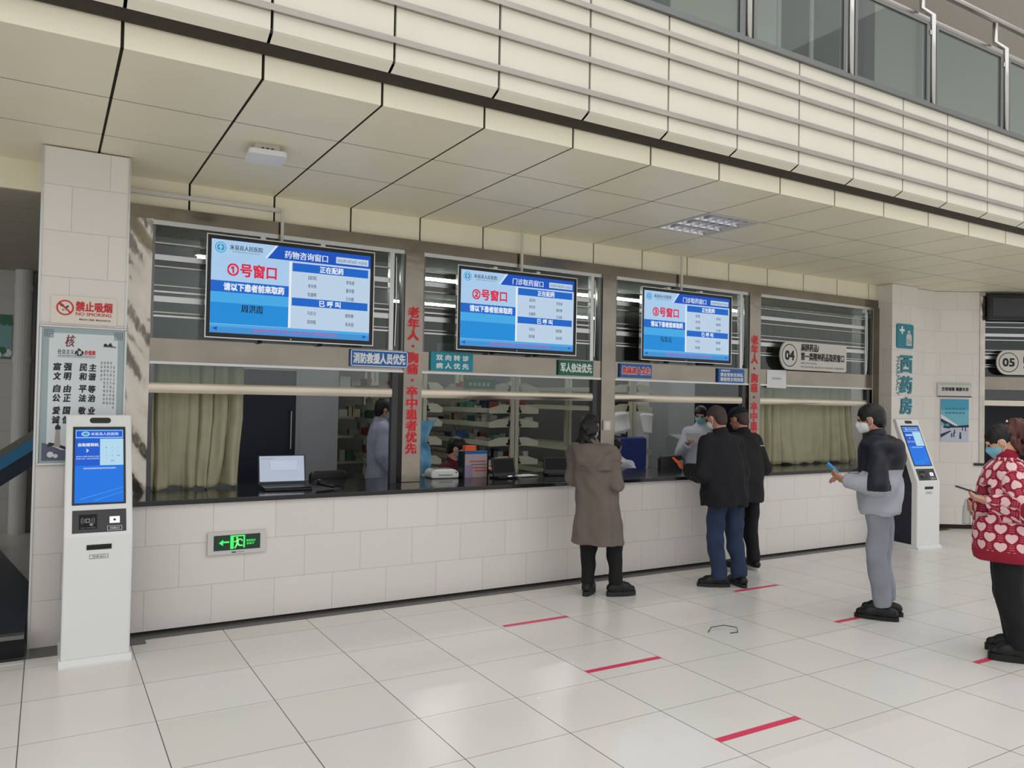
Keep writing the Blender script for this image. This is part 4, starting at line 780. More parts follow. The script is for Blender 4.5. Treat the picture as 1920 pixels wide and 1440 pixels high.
# open shelving behind the standing pharmacist
t = empty('open_shelf', (3.55, 5.35, 0)); tag(t, 'open cream shelf seen left of the standing pharmacist in the first window', 'shelf')
for x in (0, 0.78):
    for y in (0, 0.4): m = MB(); m.box(x, y, 0, x+0.04, y+0.04, 2.2, 'cream_metal'); m.build('upright', t)
for z in (0.35, 0.80, 1.15, 1.41, 1.80, 2.1): m = MB(); m.box(0.0, -0.03, z-0.035, 0.82, 0.46, z, 'cream_metal'); m.build('shelf_board', t)
rr = random.Random(11)
for z in (0.35, 0.80, 1.15, 1.41, 1.80):
    x = 0.09
    while x < 0.66:
        w_ = rr.uniform(0.05, 0.16); h = rr.uniform(0.08, 0.2)
        if rr.random() < 0.75 and x+w_ < 0.76: BOXES.append((3.55+x+w_/2, 5.45, z, w_*0.92, 0.14, h, rr.choice(CARTON[:6])))
        x += w_+0.01
for i, (x, y, z, w_, d_, h_, c_) in enumerate(BOXES):
    m = MB(); m.box(-w_/2, -d_/2, 0, w_/2, d_/2, h_, c_); o = m.build('medicine_carton', loc=(x, y, z+0.0005)); tag(o, 'small medicine carton standing on a cream rack tray', 'carton', 'medicine cartons on the racks')
# green hanging direction board
t = empty('hanging_sign', (4.6, 3.15, 1.80)); tag(t, 'dark green board over the racks seen through the top of the second window', 'sign')
m = MB(); m.box(0, 0, 0, 0.42, 0.02, 0.115, 'green_sign'); m.build('board', t)
m = MB()
for k in range(5): quad(m, Fr((0, -0.001, 0)), 0.06+0.06*k, 0.035, 0.10+0.06*k, 0.075, 'leaf_tint', 0.001)
m.build('lettering', t); m = MB(); m.bar((0.05, 0.01, 0.115), (0.05, 0.01, 1.25), 0.004, 'steel_tube', 6); m.bar((0.37, 0.01, 0.115), (0.37, 0.01, 1.25), 0.004, 'steel_tube', 6); m.build('hanger', t)
# white cupboard, grey pillar, sheets, chairs, grey cabinet
t = empty('white_cupboard', (8.78, 4.55, 0)); tag(t, 'tall white cupboard behind the third window', 'cupboard')
m = MB(); m.box(0, 0, 0, 0.56, 0.5, 2.25, 'white_paint'); m.build('body', t)
for k in range(2):
    m = MB(); m.box(0.01+0.275*k, -0.018, 0.05, 0.275+0.275*k, 0.0, 2.45, 'white_paint'); dd = m.build('door', t); m = MB(); m.box(0.235+0.06*k, -0.03, 1.05, 0.247+0.06*k, -0.018, 1.2, 'steel_tube'); m.build('door_handle', dd)
m = MB(); m.box(8.58, 4.05, 0, 9.12, 4.5, 3.05, 'grey_paint'); struct(m.build('pillar_pharmacy'))
m = MB(); m.box(9.6, 5.6, 0, 13, 5.65, 3.05, 'navy_panel'); struct(m.build('wall_dark_recess'))
rnd = random.Random(8)
def hung(x0, x1, z0, z1, y, tilt, group='white sheets clipped to the rack'):
    m = MB(); nx, nz = 6, 8; vs = []
    for j in range(nz+1):
        for i in range(nx+1):
            u, v = i/nx-0.5, j/nz; vs.append((u*(x1-x0), 0.02*math.sin(3*u+2*v)-0.03*(1-v)**2, (v-1)*(z1-z0)))
    m.add(vs, [(j*(nx+1)+i, j*(nx+1)+i+1, (j+1)*(nx+1)+i+1, (j+1)*(nx+1)+i) for j in range(nz) for i in range(nx)], 'paper')
    o = m.build('paper_sheet', loc=((x0+x1)/2, y, z1), smooth=True); o.rotation_euler[1] = tilt; so = o.modifiers.new('t', 'SOLIDIFY'); so.thickness = 0.001
    return tag(o, 'white sheet hanging clipped to the cream rack in the third window', 'paper', group)
for k in range(5): hung(6.62+0.012*k, 6.97+0.012*k, 1.24+0.01*k, 1.535-0.004*k, 3.165-0.018*k, rnd.uniform(-0.2, 0.2))
for k in range(2): hung(7.28+0.02*k, 7.47+0.02*k, 1.26, 1.53, 3.165-0.018*k, rnd.uniform(-0.08, 0.08))
def office_chair(x, y, rz, c_, zt, w_, label, arms=True):
    t = empty('office_chair', (x, y, 0), rz); tag(t, label, 'chair')
    zs = zt-0.62; m = MB(); slab(m, Fr((0, 0.2, 0)), rrect(-w_/2, zt-0.42, w_/2, zt, 0.05), c_, -0.03, 0.03); m.build('backrest', t, bevel=0.02)
    m = MB(); slab(m, Fr((0, 0, zs), (1, 0, 0), (0, 1, 0)), rrect(-w_/2, -0.26, w_/2, 0.2, 0.06), c_, -0.06, 0.0); m.build('seat', t, bevel=0.02)
    m = MB(); m.bar((0, 0, 0.08), (0, 0, zs-0.06), 0.03, 'black_plastic'); m.box(-0.03, 0.0, zs-0.08, 0.03, 0.25, zs-0.06, 'black_plastic'); m.box(-0.03, 0.235, zs-0.08, 0.03, 0.255, zt-0.25, 'black_plastic'); m.build('column', t)
    for k in range(5):
        a = 2*PI*k/5; m = MB(); m.bar((0, 0, 0.1), (0.25*math.cos(a), 0.25*math.sin(a), 0.06), 0.022, 'black_plastic', 8, 0.016); lg = m.build('leg', t); m = MB(); m.bar((0.25*math.cos(a)-0.015, 0.25*math.sin(a), 0.03), (0.25*math.cos(a)+0.015, 0.25*math.sin(a), 0.03), 0.03, 'black_matte', 12); m.build('caster', lg)
    for s in (-1, 1)*arms: m = MB(); m.tube([(s*(w_/2+0.02), 0.18, zs-0.02), (s*(w_/2+0.05), 0.17, zs+0.2), (s*(w_/2+0.05), -0.12, zs+0.21)], 0.018, 'black_plastic', 8); m.build('armrest', t)
mat('chair_black', C(22, 22, 26), 0.35); mat('chair_blue', C(38, 56, 130), 0.6)
office_chair(6.73, 2.20, math.radians(190), 'chair_black', 1.06, 0.42, 'black office chair pulled up to the counter in the third window', False)
office_chair(7.06, 2.82, math.radians(12), 'chair_blue', 1.22, 0.56, 'blue office chair behind the black one in the third window')
office_chair(2.63, 2.25, math.radians(185), 'chair_black', 1.0, 0.36, 'black chair back showing right of the laptop')
t = empty('grey_cabinet', (7.95, 3.0, 0), math.radians(-8)); tag(t, 'waist high grey machine beside the standing pharmacist in the third window', 'cabinet')
m = MB(); m.prism([(-0.2, 0.03), (-0.2, 1.06), (-0.12, 1.2), (0.12, 1.25), (0.2, 1.2), (0.2, 0.03)], -0.2, 0.2, 'x', 'grey_metal'); m.build('body', t, bevel=0.015); m = MB(); m.box(-0.2, -0.2, 0, 0.2, 0.2, 0.03, 'dark_grey'); m.build('plinth', t); m = MB(); m.box(-0.15, -0.206, 0.4, 0.15, -0.2, 1.0, 'grey_paint'); m.build('door', t)
# blue gown hanging at the pier
mottled('gown_blue', C(126, 184, 216), C(104, 164, 204), 9, 0.6)
vs = []; nx, nz = 14, 36
for j in range(nz+1):
    v = j/nz; z = 0.945+0.50*v; xl = 3.46-0.02*v; xr = 3.625+0.03*math.sin(5*v)+0.0*v+(0.11*max(0, (v-0.72)/0.28) if v > 0.72 else 0)-0.035*math.exp(-((v-0.62)/0.09)**2)
    for i in range(nx+1):
        u = i/nx; vs.append((xl+(xr-xl)*u, 2.0+0.025*math.sin(9*u+3*v)+0.02*math.sin(14*v+2*u), z+(0.03*u if v > 0.9 else 0)))
m = MB(); m.add(vs, [(j*(nx+1)+i, j*(nx+1)+i+1, (j+1)*(nx+1)+i+1, (j+1)*(nx+1)+i) for j in range(nz) for i in range(nx)], 'gown_blue'); o = m.build('hanging_gown', smooth=True); so = o.modifiers.new('t', 'SOLIDIFY'); so.thickness = 0.004; tag(o, 'light blue thin gown draped just right of the first steel pier', 'gown')
# white strip lights' reflections come from real lamps; small white carton above the second sign
m = MB(); m.box(3.53, YW+0.07, 2.115, 3.70, YW+0.15, 2.195, 'white_print'); tag(m.build('carton'), 'white printed carton on the sill behind the louvres over the turquoise sign', 'carton')
m = MB(); m.box(3.31, YW+0.06, 2.09, 5.33, YW+0.3, 2.11, 'steel_sheet'); struct(m.build('trim_20'))
# ------------------------------------------------------------------ left corridor
t = empty('dark_platform', (-3, 0.86, 0)); tag(t, 'low dark platform with a steel nosing at the mouth of the left corridor', 'platform')
m = MB(); m.prism([(0, 0.0), (3.33, 0.0), (3.33, 1.62), (3.06, 3.24), (2.9, 4.2), (0, 4.2)], 0.0, 0.135, 'z', 'navy_panel'); m.build('deck', t)
m = MB(); m.box(0, -0.02, 0.12, 3.33, 0.05, 0.145, 'alu_dark'); m.build('nosing', t); m = MB(); m.box(0, -0.008, 0.005, 3.33, 0.0, 0.12, 'black_matte'); m.build('riser', t)
m = MB(); m.box(-3, 0.755, 0.0015, 0.33, 0.785, 0.012, 'aluminium'); tag(m.build('threshold_strip'), 'thin metal threshold strip on the floor left of the pillar', 'threshold')
t = empty('stair_balustrade', (0.55, 4.2, 1.34)); tag(t, 'blue and navy sloping stair side in the left corridor', 'stair side')
mat('stair_blue', C(40, 124, 170), 0.4); mat('stair_navy', C(36, 44, 66), 0.5); mat('stair_grey', C(120, 114, 102), 0.5)
sl = -0.72
for nm, o0, o1, k, yy in (('cap', 0.05, 0.12, 'stair_grey', 0.0), ('blue_band', -0.08, 0.05, 'stair_blue', -0.03), ('stringer', -0.24, -0.08, 'stair_navy', -0.02)):
    m = MB(); L = 1.3; m.prism([(0, o0), (0, o1), (-L, o1+sl*L), (-L, o0+sl*L)], yy, yy+0.08, 'y', k); m.build(nm, t)
m = MB(); m.box(-0.62, 0.0, -1.20, -0.54, 0.05, -0.55, 'stair_navy'); m.build('support_post', t)
m = MB(); m.bar((0.15, 5.9, 0.0), (0.15, 5.9, 3.1), 0.09, 'off_white', 20); m.bar((0.15, 5.9, 2.0), (0.15, 5.9, 2.08), 0.1, 'off_white', 20); m.bar((0.15, 5.9, 2.86), (0.15, 5.9, 2.92), 0.1, 'off_white', 20); m.bar((0.32, 5.92, 0), (0.32, 5.92, 3.1), 0.05, 'stair_grey', 12); tag(m.build('drain_pipe', smooth=False), 'white drain pipe on the far wall of the left corridor', 'pipe')
t = empty('poster', (-0.62, 5.985, 2.05)); tag(t, 'green and blue poster on the far wall at the left edge', 'poster'); F = Fr((0, 0, 0)); Wd, H = 0.66, 0.52
mat('poster_teal', C(128, 170, 172), 0.5); mat('poster_green', C(64, 120, 92), 0.5)
m = MB(); m.box(0, 0, 0, Wd, 0.012, H, 'poster_teal'); m.build('sheet', t)
m = MB(); quad(m, F, 0, H-0.09, Wd, H, 'poster_green'); quad(m, F, 0, 0, Wd, 0.02, 'poster_green'); quad(m, F, Wd-0.22, 0.27, Wd-0.14, 0.31, 'red_print', 0.002)
for k in range(7): disc(m, F, Wd-0.04-0.05*k, 0.07+0.03*math.sin(k*2.1), 0.045, 'poster_green' if k % 2 else 'poster_white', 0.0015+0.0002*k, 12)
for k in range(8): disc(m, F, Wd-0.02-0.06*k, H-0.10, 0.03, 'poster_green', 0.0016, 10)
m.build('print', t)
# upper floor doors and curtains behind the balustrade
mottled('curtain_green', C(70, 100, 84), C(52, 84, 70), 4, 0.8)
def upper_window(i, x0, x1, kind):
    w = empty('window_%d' % i, (x0, 1.2, 4.3)); struct(w); L = x1-x0
    m = MB(); m.box(0, -0.03, 0, 0.06, 0, 2.45, 'white_paint'); m.box(L-0.06, -0.03, 0, L, 0, 2.45, 'white_paint'); m.box(0.06, -0.03, 2.39, L-0.06, 0, 2.45, 'white_paint'); m.box(L/2-0.03, -0.03, 0, L/2+0.03, 0, 2.39, 'white_paint'); m.build('frame', w)
    m = MB(); m.box(0.06, -0.012, 0.0, L-0.06, -0.01, 2.39, 'clear_glass'); m.build('pane', w)
    vs = []; nx = 80
    for j in range(2):
        for q_ in range(nx+1): vs.append((0.06+(L-0.12)*q_/nx, -0.006+0.003*math.sin(q_*0.8), 2.39*j))
    m = MB(); m.add(vs, [(q_, q_+1, nx+2+q_, nx+1+q_) for q_ in range(nx)], kind); m.build('blind', w, smooth=True)
upper_window(6, 4.9, 5.98, 'curtain_green'); upper_window(7, 7.55, 8.75, 'curtain_green'); upper_window(8, 2.6, 3.9, 'curtain_green')
m = MB(); m.box(9.05, 1.1, 4.25, 9.25, 1.2, 6.9, 'dark_grey'); m.box(10.3, 1.12, 4.25, 10.42, 1.2, 6.9, 'white_paint'); m.box(6.95, 1.1, 4.25, 7.45, 1.2, 6.9, 'white_paint'); struct(m.build('trim_21'))
# ------------------------------------------------------------------ people: smooth blended volumes turned into one surface per body and per garment
V3 = lambda *a: np.array(a, dtype=np.float64)
class Vol:
    def __init__(s): s.ops = []
    def cap(s, a, b, ra, rb=None, k=0.02, sq=(1, 1, 1), op='u'):
        rb = ra if rb is None else rb; a = V3(*a); b = V3(*b); q = V3(*sq); c = (a+b)/2
        def f(P):
            p = (P-c)/q; aa = (a-c)/q; ba = (b-c)/q-aa; L = max(float(ba@ba), 1e-9); pa = p-aa
            h = np.clip((pa@ba)/L, 0, 1); return (np.sqrt(((pa-h[..., None]*ba)**2).sum(-1))-(ra+(rb-ra)*h))*q.min()
        R = max(ra, rb)*q.max(); s.ops.append((op, f, np.minimum(a, b)-R, np.maximum(a, b)+R, k)); return s
    def ell(s, c, r, k=0.015, M=None, op='u'):
        c = V3(*c); r = V3(*r); M = np.eye(3) if M is None else M
        def f(P):
            p = (P-c)@M; n = np.sqrt(((p/r)**2).sum(-1)); return (n-1)*r.min()*np.clip(n, 0.6, 1.6)
        e = r.max(); s.ops.append((op, f, c-e, c+e, k)); return s
    def loft(s, secs, k=0.03, fold=0.0, nf=7, ph=0.0, fz=(0, 1), op='u', pw=2.4):
        """secs: (z, half width, half depth, x offset, y offset) from low to high; fold: soft vertical pleats growing downward."""
        S_ = np.array(secs, dtype=np.float64); z = S_[:, 0]
        def f(P):
            zz = P[..., 2]; hx = np.interp(zz, z, S_[:, 1]); hy = np.interp(zz, z, S_[:, 2]); ox = np.interp(zz, z, S_[:, 3]); oy = np.interp(zz, z, S_[:, 4])
            x = P[..., 0]-ox; y = P[..., 1]-oy; n = (np.abs(x/hx)**pw+np.abs(y/hy)**pw)**(1/pw)
            d = (n-1)*np.minimum(hx, hy)
            if fold: t = np.arctan2(y, x); w = np.clip((fz[1]-zz)/(fz[1]-fz[0]), 0, 1); d = d-fold*w*(np.sin(nf*t+ph)+0.5*np.sin((nf+4)*t+2*ph+3*zz))
            return np.maximum(d, np.maximum(z[0]-zz, zz-z[-1]))
        w = S_[:, 1].max()+abs(S_[:, 3]).max()+0.03; h = S_[:, 2].max()+abs(S_[:, 4]).max()+0.03
        s.ops.append((op, f, V3(-w, -h, z[0]), V3(w, h, z[-1]), k)); return s
    def cut(s, p, n, lo=None, hi=None):
        """Take away the side of the plane the normal points to (within a box, if given)."""
        p = V3(*p); n = V3(*n); n = n/np.linalg.norm(n); f = lambda P: (P-p)@n
        s.ops.append(('c', f, V3(*((-9, -9, -9) if lo is None else lo)), V3(*((9, 9, 9) if hi is None else hi)), 0)); return s
    def wrinkle(s, amp, seed=0, sc=(16, 16, 9)):
        r = np.random.RandomState(seed); K = r.normal(size=(5, 3))*V3(*sc); ph = r.uniform(0, 6.28, 5)
        def f(P):
            out = 0
            for k_, p_ in zip(K, ph): out = out+np.sin(P@k_+p_+1.5*np.sin(P@k_[::-1]*0.5))
            return out*amp/2.2
        s.ops.append(('w', f, None, None, 0)); return s
    def mesh(s, res):
        u = [o for o in s.ops if o[0] == 'u']; lo = np.min([o[2] for o in u], 0)-0.03; hi = np.max([o[3] for o in u], 0)+0.03
        n = np.ceil((hi-lo)/res).astype(int)+1; ax = [lo[i]+res*np.arange(n[i]) for i in range(3)]
        F = np.full(n, 0.06, dtype=np.float32)
        for op, f, a, b, k in s.ops:
            if op == 'w': continue
            m = 0.03 if op != 'c' else 0.0
            i0 = [int(np.clip(np.floor((a[i]-m-lo[i])/res), 0, n[i]-1)) for i in range(3)]; i1 = [int(np.clip(np.ceil((b[i]+m-lo[i])/res)+1, 1, n[i])) for i in range(3)]
            if any(i1[i] <= i0[i] for i in range(3)): continue
            sl = tuple(slice(i0[i], i1[i]) for i in range(3)); P = np.stack(np.meshgrid(*[ax[i][sl[i]] for i in range(3)], indexing='ij'), -1)
            d = f(P); g = F[sl]
            if op == 'u':
                if k > 0: h = np.maximum(k-np.abs(g-d), 0)/k; d = np.minimum(g, d)-h*h*k*0.25
                else: d = np.minimum(g, d)
                F[sl] = d
            elif op == 's': F[sl] = np.maximum(g, -d)
            else: F[sl] = np.maximum(g, d)
        for op, f, a, b, k in s.ops:
            if op != 'w': continue
            idx = np.argwhere(np.abs(F) < 3*res); P = lo+idx*res; F[tuple(idx.T)] += f(P)
        F[0] = F[-1] = 0.06; F[:, 0] = F[:, -1] = 0.06; F[:, :, 0] = F[:, :, -1] = 0.06
        I = F < 0; c = [(0, 0, 0), (1, 0, 0), (0, 1, 0), (1, 1, 0), (0, 0, 1), (1, 0, 1), (0, 1, 1), (1, 1, 1)]
        sh = lambda A, o: A[o[0]:A.shape[0]-1+o[0], o[1]:A.shape[1]-1+o[1], o[2]:A.shape[2]-1+o[2]]
        al = np.ones(n-1, bool); an = np.zeros(n-1, bool)
        for o in c: al &= sh(I, o); an |= sh(I, o)
        act = np.argwhere(an & ~al); G = np.stack([F[act[:, 0]+o[0], act[:, 1]+o[1], act[:, 2]+o[2]] for o in c], 1).astype(np.float64)
        C_ = np.array(c, float); acc = np.zeros((len(act), 3)); cnt = np.zeros(len(act))
        for a in range(8):
            for b in range(a+1, 8):
                if abs(C_[a]-C_[b]).sum() != 1: continue
                x = (G[:, a] < 0) != (G[:, b] < 0); t = np.where(x, G[:, a]/np.where(x, G[:, a]-G[:, b], 1), 0)
                acc += np.where(x[:, None], C_[a]+t[:, None]*(C_[b]-C_[a]), 0); cnt += x
        V = lo+res*(act+acc/np.maximum(cnt, 1)[:, None]); ID = np.full(n-1, -1); ID[tuple(act.T)] = np.arange(len(act)); Q = []
        for d in range(3):
            e = [0, 0, 0]; e[d] = 1; A = I[tuple(slice(0, n[i]-e[i]) for i in range(3))]; B = I[tuple(slice(e[i], None) for i in range(3))]
            X = np.argwhere(A != B); o1, o2 = [k for k in range(3) if k != d]; X = X[(X[:, o1] > 0) & (X[:, o2] > 0)]
            s1 = np.zeros(3, int); s1[o1] = 1; s2 = np.zeros(3, int); s2[o2] = 1; fl = A[tuple(X.T)] ^ (d == 1)
            q = np.stack([ID[tuple((X-s1-s2).T)], ID[tuple((X-s2).T)], ID[tuple(X.T)], ID[tuple((X-s1).T)]], 1)
            q[~fl] = q[~fl][:, ::-1]; Q.append(q)
        Q = np.concatenate(Q); return V, Q[(Q >= 0).all(1)]
    def build(s, name, m, parent=None, res=0.008, face_mat=None, uv=None, smooth_it=1):
        V, Q = s.mesh(res)
        me = bpy.data.meshes.new(name); me.vertices.add(len(V)); me.vertices.foreach_set('co', V.astype(np.float32).ravel())
        me.loops.add(len(Q)*4); me.loops.foreach_set('vertex_index', Q.astype(np.int32).ravel()); me.polygons.add(len(Q)); me.polygons.foreach_set('loop_start', np.arange(0, len(Q)*4, 4, dtype=np.int32))
        ms = [m] if isinstance(m, str) else m
        for x in ms: me.materials.append(MATS[x])
        if face_mat is not None: me.polygons.foreach_set('material_index', face_mat(V[Q].mean(1)).astype(np.int32))
        me.update(calc_edges=True); me.polygons.foreach_set('use_smooth', np.ones(len(Q), bool))
        if uv is not None: l = me.uv_layers.new(name='map'); l.data.foreach_set('uv', uv(V)[Q.ravel()].astype(np.float32).ravel())
        o = bpy.data.objects.new(name, me); COL.objects.link(o)
        if parent: o.parent = parent
        if smooth_it: md = o.modifiers.new('smooth', 'SMOOTH'); md.factor = 0.5; md.iterations = smooth_it
        return o
def rot(yaw, pitch, roll=0.0):
    """Head turned yaw degrees to its right and pitch degrees down, as a matrix of column axes."""
    y, p, r = (math.radians(a) for a in (-yaw, -pitch, roll))
    Z = np.array([[math.cos(y), -math.sin(y), 0], [math.sin(y), math.cos(y), 0], [0, 0, 1]]); X = np.array([[1, 0, 0], [0, math.cos(p), -math.sin(p)], [0, math.sin(p), math.cos(p)]]); Y = np.array([[math.cos(r), 0, math.sin(r)], [0, 1, 0], [-math.sin(r), 0, math.cos(r)]])
    return Z@X@Y
def unit(a): a = np.asarray(a, float); return a/np.linalg.norm(a)
def hand(v, w, d, n, side, curl=(0.35, 0.5, 0.4), sc=1.0):
    """Palm and five fingers from the wrist w along d, palm facing n; side +1 right, -1 left."""
    d = unit(d); n = unit(np.asarray(n, float)-d*(np.asarray(n, float)@d)); t = unit(np.cross(d, n))*(1 if side > 0 else -1)*-1   # towards the thumb
    w = np.asarray(w, float); P = lambda a, b, c: w+d*a*sc+t*b*sc+n*c*sc
    for b in (-0.026, -0.009, 0.009, 0.026): v.cap(P(0.012, b*0.75, 0), P(0.088, b, 0), 0.014*sc, 0.0115*sc, 0.012)
    for b, L in ((0.028, 0.072), (0.0095, 0.082), (-0.0095, 0.076), (-0.028, 0.060)):
        p = P(0.09, b, 0); a = curl[0]; r = 0.0088*sc
        for i, f in enumerate((0.44, 0.31, 0.25)):
            q = p+(d*math.cos(a)+n*math.sin(a)+t*b*0.8)*L*f*sc; v.cap(p, q, r, r*0.93, 0.004); p = q; r *= 0.93; a += curl[1+min(i, 1)]
    p = P(0.025, 0.03, 0.004); q = p+unit(d*0.65+t*0.75+n*0.25)*0.036*sc; v.cap(P(0.015, 0.015, 0), p, 0.015*sc, 0.0125*sc, 0.01); v.cap(p, q, 0.0115*sc, 0.0098*sc, 0.008)
    q2 = q+unit(d*0.9+t*0.2+n*0.35)*0.030*sc; v.cap(q, q2, 0.0095*sc, 0.0082*sc, 0.004)
class Figure:
    def __init__(s, label, loc, az, H, feet, arms, lean=((0, 0), (0, 0), (0, 0)), head=(0, 0, 0), skin='skin', drop=0.0, seat=False, res=0.006, group=None, width=1.0, headfw=0.0, hold=None):
        s.H = H; s.res = res; h = H; lp, lc, lh = [V3(a[0], a[1], 0) for a in lean]; D = V3(0, 0, -drop)
        s.pel = V3(0, 0, .53*h)+lp+D; s.che = V3(0, 0, .72*h)+lc+D; s.neck = V3(0, -.012*h, .835*h)+(lc+lh)/2+D; s.hc = V3(0, .018*h+headfw, .93*h)+lh+D; s.R = rot(*head)
        s.lp, s.lc, s.lh, s.drop = lp, lc, lh, drop
        s.sh = {k: V3(k*.108*h*width, -.008*h, .808*h)+lc+D for k in (-1, 1)}; s.hip = {k: V3(k*.052*h, 0, .515*h)+lp+D for k in (-1, 1)}
        s.foot = {-1: feet[0], 1: feet[1]}; s.ank = {}; s.knee = {}
        for k in (-1, 1):
            x, y, yaw = s.foot[k][:3]; zf = s.foot[k][3] if len(s.foot[k]) > 3 else 0.0; fy = math.radians(yaw); fw = V3(math.sin(fy), math.cos(fy), 0)
            s.ank[k] = V3(x, y, .055*h+zf)-fw*0.045
            if seat: s.knee[k] = s.hip[k]+V3(k*0.04, .245*h, -0.01)
            else: s.knee[k] = (s.hip[k]*0.47+s.ank[k]*0.53)+fw*0.022+V3(0, 0.012, 0)
        s.el = {-1: V3(*arms[0]), 1: V3(*arms[2])}; s.wr = {-1: V3(*arms[1]), 1: V3(*arms[3])}
        s.hold = hold or {}
        v = Vol(); R = s.R; hc = s.hc
        v.cap(s.pel, s.che, .070*h, .078*h, .03, (1, .66, 1)); v.cap(s.sh[-1]*.75+s.sh[1]*.25-V3(0, 0, .015*h), s.sh[1]*.75+s.sh[-1]*.25-V3(0, 0, .015*h), .030*h, None, .03); v.cap(s.hip[-1], s.hip[1], .046*h, None, .03)
        v.cap(s.neck-V3(0, 0, .02*h), hc+R@V3(0, -.016*h, -.03*h), .037*h, .034*h, .02)
        for k in (-1, 1):
            v.cap(s.hip[k], s.knee[k], .044*h, .028*h, .02); v.cap(s.knee[k], s.ank[k], .028*h, .020*h, .02); v.ell(s.knee[k]*.65+s.ank[k]*.35+V3(0, -.006*h, 0), (.025*h, .027*h, .07*h), .01)
            x, y, yaw = s.foot[k][:3]; fy = math.radians(yaw); fw = V3(math.sin(fy), math.cos(fy), 0); v.cap(s.ank[k]-V3(0, 0, .03*h), s.ank[k]+fw*.09*h-V3(0, 0, .036*h), .02*h, .018*h, .02)
            v.cap(s.sh[k]-V3(k*.012*h, 0, .012*h), s.el[k], .029*h, .024*h, .02); v.cap(s.el[k], s.wr[k], .026*h, .0165*h, .015)
            fd = unit(s.wr[k]-s.el[k]); hd = s.hold.get(k, {}); dd = unit(hd.get('d', fd)); nn = hd.get('n', V3(0, 0, -1) if abs(dd[2]) < .8 else V3(-k, 0, 0)); hand(v, s.wr[k], dd, nn, k, hd.get('curl', (0.35, 0.5, 0.4)), h/1.68)
        T = lambda *a: hc+R@(V3(*a)*h)
        v.ell(T(0, -.006, .014), V3(.0455, .0565, .052)*h, .012, R); v.ell(T(0, .016, -.026), V3(.036, .038, .036)*h, .02, R); v.ell(T(0, .040, -.048), V3(.016, .013, .013)*h, .015, R)
        v.cap(T(0, .052, .006), T(0, .063, -.012), .005*h, .0078*h, .008); v.ell(T(0, .048, -.03), V3(.016, .008, .007)*h, .008, R)
        v.cap(T(-.024, .047, .016), T(.024, .047, .016), .006*h, None, .012)
        for k in (-1, 1):
            v.ell(T(k*.0465, -.004, -.006), V3(.0055, .014, .019)*h, .004, R); v.ell(T(k*.018, .055, .004), V3(.009, .006, .006)*h, .006, R, op='s') if False else None
        s.o = v.build('person', skin, None, res); s.o.location = loc; s.o.rotation_euler[2] = -math.radians(az); tag(s.o, label, 'person', group)
        s.T = T
        for k in (-1, 1):
            e = Vol(); e.ell(T(k*.0175, .0495, .003), V3(.0095, .005, .0042)*h, 0, R); e.build('eye', 'eye_dark', s.o, 0.002, smooth_it=0)
    def sleeve(s, v, k, ra, rb, rc, end=0.93, kk=0.03):
        e = s.el[k]; w = e+(s.wr[k]-e)*end
        v.cap(s.sh[k]+V3(-k*.012, 0, -.022), e, ra*.86, rb, kk); v.cap(e, w, rb, rc, 0.02)
        d = unit(w-e); v.cut(w+d*(rc*0.25), d, w-V3(.1, .1, .1), w+V3(.1, .1, .1))
    def top(s, name, m, secs, sleeve=(.072, .060, .05), wr=0.006, seed=1, collar=None, hood=None, fold=0.0, nf=7, fz=(0, 1), end=0.93, res=0.008, face_mat=None, uv=None, extra=None, sc=(16, 16, 9)):
        """secs: (z, half width, half depth, y offset); x follows the lean."""
        v = Vol(); z0, z1 = s.pel[2], s.che[2]
        S_ = []
        for z, a, b, oy in secs:
            t = (z-z0)/(z1-z0); c = s.pel+(s.che-s.pel)*t if t > 0 else s.pel; S_.append((z, a, b, c[0], c[1]+oy))
        v.loft(S_, .03, fold, nf, seed, fz)
        for k in (-1, 1): v.cap(s.neck-V3(0, .0, .035), s.sh[k]-V3(0, 0, .022), .046, .058, .035); s.sleeve(v, k, *sleeve, end=end)
        if collar: r, hgt = collar; v.cap(s.neck+V3(0, 0, -.02), s.neck+V3(0, .004, hgt), r+.012, r, .02)
        if hood:
            c = s.neck
            for a in np.linspace(-1, 1, 9): v.ell(c+V3(.105*math.sin(a*1.45)*hood, -.02-.075*math.cos(a*1.45)*hood, -.02-.03*math.cos(a)), (.05*hood, .05*hood, .045*hood), .03)
            v.ell(c+V3(0, -.105*hood, -.085*hood), (.095*hood, .045*hood, .085*hood), .04)
        if extra: extra(v)
        if wr: v.wrinkle(wr, seed, sc)
        return v.build(name, m, s.o, res, face_mat, uv)
    def trousers(s, m, r=(.088, .066, .056), hem=0.05, wr=0.005, seed=2, zt=None):
        h = s.H; v = Vol(); zt = zt or s.pel[2]+.12
        v.cap(s.hip[-1]*.72+s.hip[1]*.28+V3(0, 0, .04), s.hip[1]*.72+s.hip[-1]*.28+V3(0, 0, .04), .098, None, .04, (1, .95, 1))
        for k in (-1, 1):
            a = s.ank[k]; e = a+(s.knee[k]-a)*(hem/ max(.3, np.linalg.norm(s.knee[k]-a))); v.cap(s.hip[k], s.knee[k], r[0], r[1], .03); v.cap(s.knee[k], e, r[1], r[2], .02); d = unit(e-s.knee[k]); v.cut(e+d*.012, d, e-V3(.085, .085, .085), e+V3(.085, .085, .085))
        if wr: v.wrinkle(wr, seed, (14, 14, 16))
        return v.build('trousers', m, s.o, 0.008)
